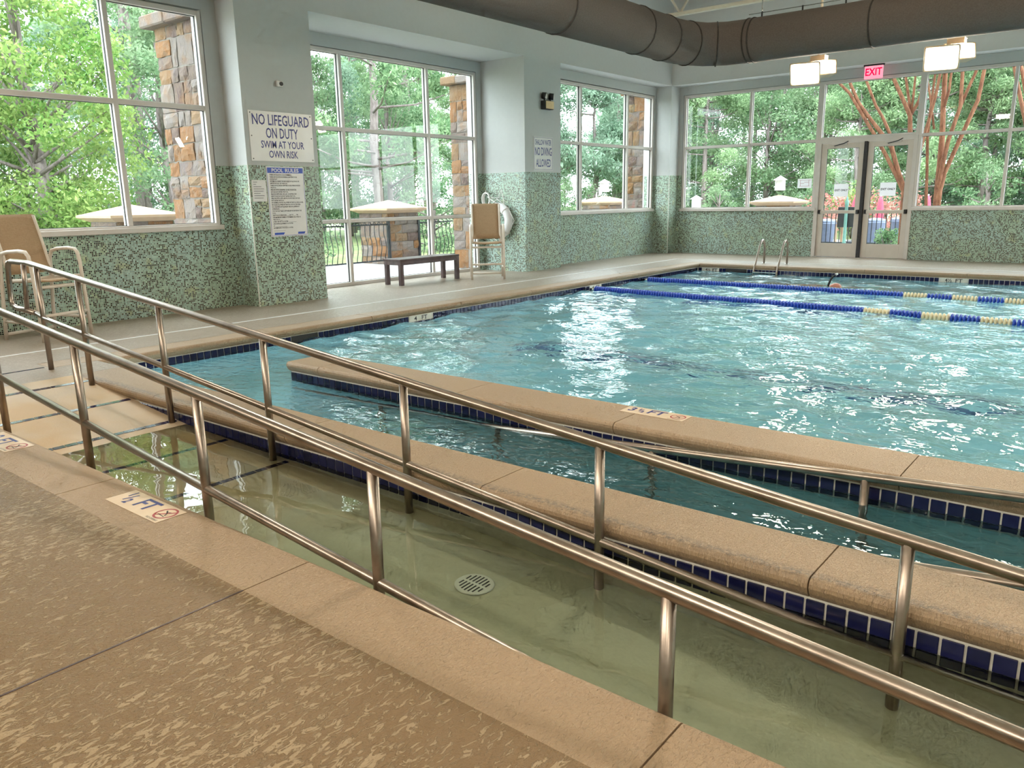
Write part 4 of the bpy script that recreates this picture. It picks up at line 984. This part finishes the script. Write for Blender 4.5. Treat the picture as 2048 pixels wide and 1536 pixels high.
bal = [(0, 0, .10), (.006, 0, .16), (.045, 0, .30), (.06, 0, .40), (.035, 0, .54), (-.01, 0, .66), (-.012, 0, .78), (0, 0, .90)]
bal_me = MB().tube(bal, .009, 6).mesh('baluster', 'iron')
ring_me = MB().tube([(0, .055 * math.cos(u), .055 * math.sin(u)) for u in np.linspace(0, 2 * math.pi, 14, endpoint=False)], .007, 5, closed=True).mesh('ring', 'iron')
def wavy_fence(y0, y1, label):
    t = thing('iron_fence', (XFN, (y0 + y1) / 2, -.02), label, 'fence', 'wrought iron fence panels')
    for z, r in ((.09, .016), (.89, .014), (1.02, .02)): MB().box(XFN - r, XFN + r, y0, y1, z - r, z + r).build('rail', 'iron', t)
    n = int((y1 - y0) / .135)
    for i in range(n + 1):
        y = y0 + (y1 - y0) * i / n; piece('baluster', bal_me, t, (XFN, y, 0)); 
        if i < n: piece('ring', ring_me, t, (XFN, y + .0675, .955))
    k = max(1, int((y1 - y0) / 2.0))
    for i in range(k + 1):
        y = y0 + (y1 - y0) * i / k; MB().box(XFN - .03, XFN + .03, y - .03, y + .03, -.02, 1.05).build('fence_post', 'iron', t)
wavy_fence(1.2, 6.3, 'wavy iron fence left of the first stone pier')
wavy_fence(7.38, 12.45, 'wavy iron fence between the two stone piers')
wavy_fence(13.4, 21.7, 'wavy iron fence right of the tall window pier')
pk_me = MB().box(-.009, .009, -.009, .009, 0, .95).mesh('picket', 'iron')
def straight_fence(x0, x1, y, label):
    t = thing('picket_fence', ((x0 + x1) / 2, y, -.02), label, 'fence', 'straight iron fences beyond the doors')
    for z in (.10, .93): MB().box(x0, x1, y - .014, y + .014, z - .014, z + .014).build('rail', 'iron', t)
    n = int((x1 - x0) / .115)
    for i in range(n + 1): piece('picket', pk_me, t, (x0 + (x1 - x0) * i / n, y, 0))
straight_fence(-13.5, -8.95, 22.5, 'black picket fence left of the lantern pier')
straight_fence(-7.9, -.0, 22.5, 'black picket fence seen through the door glass')

t = thing('sign_post', (-6.48, 22.1, -.02), 'green post with a dark sign board seen through the left door', 'sign')
MB().lathe([(.06, -.02), (.06, .10), (.042, .14), (.040, 1.08), (.055, 1.10), (.045, 1.13), (.05, 1.18), (.03, 1.24), (.02, 1.30), (.0, 1.33)], -6.48, 22.1, 14).build('post', 'green', t)
MB().bbox(-6.71, -6.27, 22.15, 22.19, .52, 1.05, .01).build('board', 'black', t)
def umbrella(x, y, label):
    t = thing('patio_umbrella', (x, y, -.02), label, 'umbrella', 'closed red umbrellas')
    MB().tube([(x, y, -.02), (x, y, 1.33)], .02, 8).build('pole', 'white', t)
    MB().lathe([(.02, 1.30), (.06, 1.2), (.10, .95), (.115, .6), (.09, .48), (.03, .46)], x, y, 10).build('canopy', 'umb', t)
    MB().lathe([(.25, -.02), (.25, .04), (.05, .08)], x, y, 16).build('base', 'iron', t)
umbrella(-6.87, 24.2, 'closed red umbrella at the edge of the left door'); umbrella(-6.39, 25.0, 'closed red umbrella seen through the right door'); umbrella(-5.25, 25.5, 'closed red umbrella right of the doors by the tree trunk')
def bin_(x, y, label, s_=1.0):
    t = thing('patio_bin', (x, y, -.08), label, 'bin', 'slate blue bins beyond the fence')
    MB().lathe([(.22 * s_, -.08), (.27 * s_, .55 * s_), (.29 * s_, .56 * s_), (.29 * s_, .60 * s_), (.26 * s_, .60 * s_), (.24 * s_, .50 * s_)], x, y, 14).build('body', 'bin', t)
    MB().lathe([(.285 * s_, .60 * s_), (.26 * s_, .66 * s_), (.1 * s_, .70 * s_)], x, y, 14).build('lid', 'bin', t)
bin_(-7.4, 23.4, 'slate blue bin behind the fence at the left door'); bin_(-6.32, 24.4, 'slate blue bin below the red umbrella'); bin_(-5.95, 25.6, 'slate blue bin at the right edge of the right door')
t = MB().box(-8.5, -7.4, 24.6, 25.4, .58, .63); tt = thing('patio_table', (-7.95, 25.0, -.08), 'low cream patio table behind the picket fence', 'table')
t.build('table_top', 'cap', tt)
for x in (-8.4, -7.5):
    for y in (24.7, 25.3): MB().box(x - .03, x + .03, y - .03, y + .03, -.08, .58).build('leg', 'cap', tt)
struct(MB().box(-14, 6, 23, 27, -.1, -.06).build('path', 'patio'))

# ------------------------------------------------------------------ vegetation
def leaf_mesh(name, centers, radii, n_per, size, asp, seed, mat, droop=0.0):
    g = np.random.default_rng(seed); V = []; 
    for cc, rr, n in zip(centers, radii, n_per):
        d = g.normal(size=(n, 3)); d /= np.linalg.norm(d, axis=1)[:, None]
        rad = np.array(rr) * (g.random((n, 1)) ** .45)
        P_ = np.array(cc) + d * rad
        a = g.normal(size=(n, 3)); a[:, 2] -= droop; a /= np.linalg.norm(a, axis=1)[:, None]
        b = np.cross(a, g.normal(size=(n, 3))); b /= np.linalg.norm(b, axis=1)[:, None]
        s_ = size * (.6 + .8 * g.random((n, 1)))
        V.append(np.stack([P_ - a * s_ * .5, P_ + b * s_ * asp * .5, P_ + a * s_ * .5, P_ - b * s_ * asp * .5], 1))
    V = np.concatenate(V); n = len(V)
    me = bpy.data.meshes.new(name); me.vertices.add(4 * n); me.vertices.foreach_set('co', V.reshape(-1).astype(np.float32))
    me.loops.add(4 * n); me.loops.foreach_set('vertex_index', np.arange(4 * n, dtype=np.int32))
    me.polygons.add(n); me.polygons.foreach_set('loop_start', np.arange(0, 4 * n, 4, dtype=np.int32))
    me.update(); me.validate(); me.materials.append(MT[mat]); return me
def proto_pine(seed, H=15, crown=.45, mat='leaf_pine', lean=.3, nb=34, side=None):
    g = random.Random(seed); tr = MB()
    tp = [(g.uniform(-.1, .1) + lean * (i / 7) ** 2, g.uniform(-.1, .1), H * i / 7 - .2) for i in range(8)]
    tr.tube(tp, [.20 - .023 * i for i in range(8)], 9)
    cs, rs, ns = [], [], []
    for k in range(nb):
        f = crown + (1 - crown) * g.random() ** .8; z = H * f; i = min(6, int(f * 7)); x0, y0 = tp[i][0], tp[i][1]
        a = g.random() * 6.28; L = (1.15 - f) * H * .22 + .7 * g.random() + .3
        e = (x0 + L * math.cos(a), y0 + L * math.sin(a), z + .25 * L + g.uniform(-.2, .3))
        tr.tube([(x0, y0, z), ((x0 + e[0]) / 2, (y0 + e[1]) / 2, z + .05 * L), e], [.05, .035, .015], 5)
        for q in range(3):
            w_ = g.uniform(.45, 1.05); cs.append((x0 + (e[0] - x0) * w_ + g.uniform(-.3, .3), y0 + (e[1] - y0) * w_ + g.uniform(-.3, .3), z + .25 * L * w_ + g.uniform(-.1, .35)))
            r_ = g.uniform(.5, .95); rs.append((r_, r_, r_ * .65)); ns.append(int(330 * r_))
    return tr.mesh('trunk', 'pine_bark'), leaf_mesh('foliage', cs, rs, ns, .20, .28, seed, mat)
def proto_broad(seed, H=8, Wd=2.6, mat='leaf_mid', n=70, low=.12, size=.16, dens=200):
    g = random.Random(seed); tr = MB()
    tr.tube([(0, 0, -.2), (.1, .05, H * .3), (0, .1, H * .6), (.1, 0, H * .9)], [.17, .13, .08, .03], 8)
    cs, rs, ns = [], [], []
    for k in range(n):
        f = low + (1 - low) * g.random(); a = g.random() * 6.28; prof = math.sin(math.pi * min(1, .12 + .88 * (f - low) / (1 - low)) ** .8) ** .7
        L = Wd * prof * (.35 + .65 * g.random()) ; e = (L * math.cos(a), L * math.sin(a), H * f)
        if k % 3 == 0: tr.tube([(0, 0, H * f * .7), (e[0] * .5, e[1] * .5, H * f * .85), e], [.05, .03, .01], 5)
        cs.append(e); r_ = g.uniform(.4, .85) * (H / 8) ** .5; rs.append((r_, r_, r_ * .7)); ns.append(int(dens * r_))
    return tr.mesh('trunk', 'pine_bark'), leaf_mesh('foliage', cs, rs, ns, size, .45, seed, mat)
PR = dict(pine1=proto_pine(1, 15, .30, 'leaf_pine'), pine2=proto_pine(2, 18, .42, 'leaf_teal', -.4), pine3=proto_pine(3, 13, .12, 'leaf_pine', .2, 44),
          slim=proto_pine(4, 6.5, .25, 'leaf_teal', .1, 20), oak1=proto_broad(5, 8.5, 2.8, 'leaf_mid', 90), oak2=proto_broad(6, 11, 3.2, 'leaf_teal', 110, .08, .18), bright=proto_broad(7, 7.2, 2.4, 'leaf_bright', 130, .1, .115, 420),
          bush=proto_broad(8, 3.0, 1.7, 'leaf_mid', 46, .05, .13))
def tree(kind, x, y, label, group=None, sc=1.0, rz=0, name=None, cat='tree'):
    t = thing(name or {'p': 'pine_tree', 's': 'slim_pine'}.get(kind[0], 'leafy_tree'), (x, y, -.1), label, cat, group, rz); t.scale = (sc, sc, sc)
    for nm, me in zip(('trunk', 'foliage'), PR[kind]):
        o = bpy.data.objects.new(nm, me); COL.objects.link(o); o.parent = t
    return t
tree('bright', -19.0, 7.3, 'bright yellow green tree filling the left window', sc=1.0, rz=1)
tree('bright', -21.0, 4.6, 'bright green tree at the left edge of the left window', sc=1.1, rz=2.6)
tree('pine2', -24.0, 12.2, 'tall pine trunk left of the stone column in the left window', sc=1.0, rz=0)
tree('pine3', -22.0, 19.7, 'pine with bright green tufts in the tall window', sc=1.0, rz=4)
tree('pine2', -26.0, 25.2, 'straight pine trunk right of center in the tall window', sc=1.0, rz=2)
tree('oak1', -21.5, 11.6, 'leafy green tree behind the stone column in the left window', sc=.75, rz=2)
gg = random.Random(99)
for row, (x, kinds) in enumerate(((-25, ('oak1', 'pine1', 'oak1')), (-29, ('oak2', 'pine1', 'oak1')), (-34, ('oak2', 'pine1', 'oak2', 'pine2')))):
    y = 4.0 + row * 2
    while y < 29 + row * 5:
        k = gg.choice(kinds)
        lab = {'o': 'leafy green tree in the woods behind the left windows', 'p': 'pine tree in the woods behind the left windows'}[k[0]]
        tree(k, x + gg.uniform(-1.8, 1.8), y, lab, ('leafy trees' if k[0] == 'o' else 'pines') + ' behind the left windows', gg.uniform(.55, .8) if k[0] == 'o' else gg.uniform(.5, .72), gg.random() * 6.28)
        y += gg.uniform(2.3, 3.4)
for i, (x, y) in enumerate(((-19.5, 30.0), (-20.5, 33.5), (-20, 27.3), (-22.5, 37.0), (-21, 40.5))): tree('slim', x, y, 'slim young pine against the sky in the third window', 'slim young pines', gg.uniform(.85, 1.15), i)
for i, (x, y) in enumerate(((-18, 24.6), (-18.5, 28), (-19, 31), (-17, 21), (-16.8, 17.2), (-17.2, 12.5), (-17, 9.2))): tree('bush', x, y, 'green bush growing beyond the wavy iron fence', 'bushes beyond the wavy fence', gg.uniform(.55, .8), i, 'bush', 'bush')
for i, (x, y) in enumerate(((-24, 33), (-26, 37), (-27, 42), (-25, 46), (-30, 50), (-29, 40))): tree('oak1', x, y, 'low leafy tree behind the third window', 'low trees behind the third window', gg.uniform(.36, .46), i)
for row, (y, kinds) in enumerate(((33, ('pine3', 'oak1', 'pine3')), (38, ('oak2', 'pine1', 'pine3')), (45, ('oak2', 'pine2', 'oak2')))):
    x = -17.5 - row * 2.5
    while x < 8 + row * 2:
        k = gg.choice(kinds)
        lab = {'o': 'leafy green tree in the woods behind the far windows', 'p': 'pine tree in the woods behind the far windows'}[k[0]]
        tree(k, x, y + gg.uniform(-1.6, 1.6), lab, ('leafy trees' if k[0] == 'o' else 'pines') + ' behind the far windows', gg.uniform(.68, .9) if k[0] == 'o' else gg.uniform(.55, .72), gg.random() * 6.28)
        x += gg.uniform(1.5, 2.3)
for i, x in enumerate((-13, -9.6, -7.6, -4.4, -.2, 2.2)): tree('bush', x, 28.5 + (i % 2), 'green bush at the foot of the far woods', 'bushes at the far woods', gg.uniform(.6, .85), i * 1.3, 'bush', 'bush')
# flowering bushes and shrub
def shrub(x, y, r_, h_, mat, label, cat, seed, n=900, size=.10, name='shrub'):
    t = thing(name, (x, y, -.05), label, cat)
    g = random.Random(seed); cs = [(x + g.uniform(-r_, r_) * .7, y + g.uniform(-r_, r_) * .7, g.uniform(.25, 1) * h_) for _ in range(14)]
    q = MB()
    for cc in cs: q.tube([(x, y, -.05), (cc[0], cc[1], cc[2])], [.015, .006], 5)
    q.build('stem', 'pine_bark', t)
    rl = root_loc(t); me = leaf_mesh('foliage', [tuple(np.array(cc) - np.array(rl)) for cc in cs], [(r_ * .45,) * 3] * 14, [n // 14] * 14, size, .5, seed, mat)
    o = bpy.data.objects.new('foliage', me); COL.objects.link(o); o.parent = t; return t
shrub(-5.22, 21.3, .34, .45, 'leaf_shrub', 'small glossy green shrub outside the right door', 'shrub', 3, 900, .07)
shrub(-8.5, 26.6, .9, 1.2, 'leaf_pink', 'pink flowering bush seen through the left door', 'bush', 4, 1400, .10, 'flowering_bush')
shrub(-6.6, 26.8, 1.0, 1.25, 'leaf_pink', 'pink flowering bush behind the red umbrella', 'bush', 5, 1400, .10, 'flowering_bush')
shrub(-7.9, 27.6, .9, 1.5, 'leaf_bright', 'yellow green bush among the pink flowers', 'bush', 6, 1300, .10, 'leafy_bush')
tag(MB().lathe([(.9, -.1), (1.0, .25), (.8, .7), (.45, 1.05), (.1, 1.15)], -2.6, 27.0, 9).build('boulder', 'boulder'), 'tan boulder at the right edge beyond the far window', 'rock')

# crape myrtles by the doors, traced as stems on their own ground
def unproj(px, py, y):
    d = fw * F_PX + r2 * (px - 1024) - u2 * (py - 768); k = y / d.y; return Vector((0, 0, 1.4)) + d * k
def myrtle(label, Y0, stems, base, seed):
    b = unproj(*base, Y0); t = thing('crape_myrtle', (b.x, Y0, -.05), label, 'tree', 'crape myrtles by the doors')
    g = random.Random(seed); ends = []
    for k, (pts, r0, r1, grounded) in enumerate(stems):
        dy = g.uniform(-.22, .22)
        P_ = [unproj(px, py, Y0 + dy * i / max(1, len(pts) - 1)) for i, (px, py) in enumerate(pts)]
        if grounded: P_ = [Vector((P_[0].x * .6 + b.x * .4, Y0, -.05))] + P_
        d = (P_[-1] - P_[-2]).normalized(); P_ += [P_[-1] + d * .5 + Vector((0, 0, .1)), P_[-1] + d * 1.0 + Vector((g.uniform(-.2, .2), g.uniform(-.2, .2), .3))]
        n = len(P_); MB().tube(P_, [.74 * (r0 + (r1 - r0) * i / (n - 1)) for i in range(n)], 9).build('stem', 'myrtle_bark', t); ends.append(P_[-1])
    rl = Vector(root_loc(t)); cs = [tuple(e - rl + Vector((g.uniform(-.5, .5), g.uniform(-.5, .5), g.uniform(.1, .8)))) for e in ends for _ in range(3)]
    me = leaf_mesh('foliage', cs, [(.55, .55, .45)] * len(cs), [120] * len(cs), .11, .5, seed, 'leaf_bright'); o = bpy.data.objects.new('foliage', me); COL.objects.link(o); o.parent = t
myrtle('crape myrtle with orange stems leaning over the right door', 20.9, [
    ([(1810, 390), (1792, 350), (1772, 311), (1748, 268), (1718, 218), (1699, 186), (1681, 169)], .075, .035, True),
    ([(1808, 377), (1795, 339), (1783, 295), (1764, 268), (1742, 240), (1718, 207), (1701, 169)], .085, .04, True),
    ([(1786, 300), (1779, 266), (1767, 238), (1751, 210), (1734, 165)], .055, .035, False),
    ([(1824, 400), (1822, 330), (1820, 265), (1820, 232), (1812, 213), (1789, 161)], .085, .05, True),
    ([(1820, 232), (1838, 202), (1848, 165)], .055, .035, False), ([(1819, 226), (1818, 200), (1813, 166)], .05, .03, False), ([(1822, 226), (1827, 190), (1830, 160)], .04, .028, False)], (1815, 400), 1)
myrtle('crape myrtle with orange stems right of the doors', 20.9, [
    ([(1872, 407), (1880, 325), (1884, 276), (1886, 221), (1890, 151)], .10, .06, True),
    ([(1876, 380), (1886, 325), (1896, 282), (1921, 212), (1925, 145)], .08, .04, True),
    ([(1921, 212), (1935, 180), (1950, 148)], .05, .035, False),
    ([(1880, 380), (1889, 346), (1925, 267), (1956, 200), (1968, 142)], .075, .045, True),
    ([(1852, 404), (1854, 340), (1855, 276), (1860, 227), (1870, 151)], .05, .03, True), ([(1868, 258), (1863, 212), (1854, 151)], .035, .025, False), ([(1888, 215), (1898, 180), (1902, 150)], .045, .03, False),
    ([(1831, 405), (1832, 350), (1840, 300), (1858, 240)], .075, .04, True)], (1872, 407), 2)
myrtle('crape myrtle with slanting stems at the right edge', 20.9, [([(2075, 400), (2062, 300), (2046, 220), (2034, 165)], .07, .045, True), ([(2075, 390), (2070, 280), (2052, 190), (2043, 135)], .06, .04, True)], (2075, 400), 3)

for _o in bpy.data.objects:   # everything that stands under water
    if _o.type == 'MESH' and _o.name not in ('pool_water', 'ramp_water'):
        _r = _o
        while _r.parent is not None: _r = _r.parent
        if _r.name.split('.')[0] in ('floor_ramp', 'floor_pool', 'wall_pool_left', 'wall_pool_far', 'wall_peninsula', 'wall_ramp', 'floor_return_ramp', 'wall_kerb', 'floor_drain', 'person', 'handrail'):
            _o.cycles.is_caustics_receiver = True
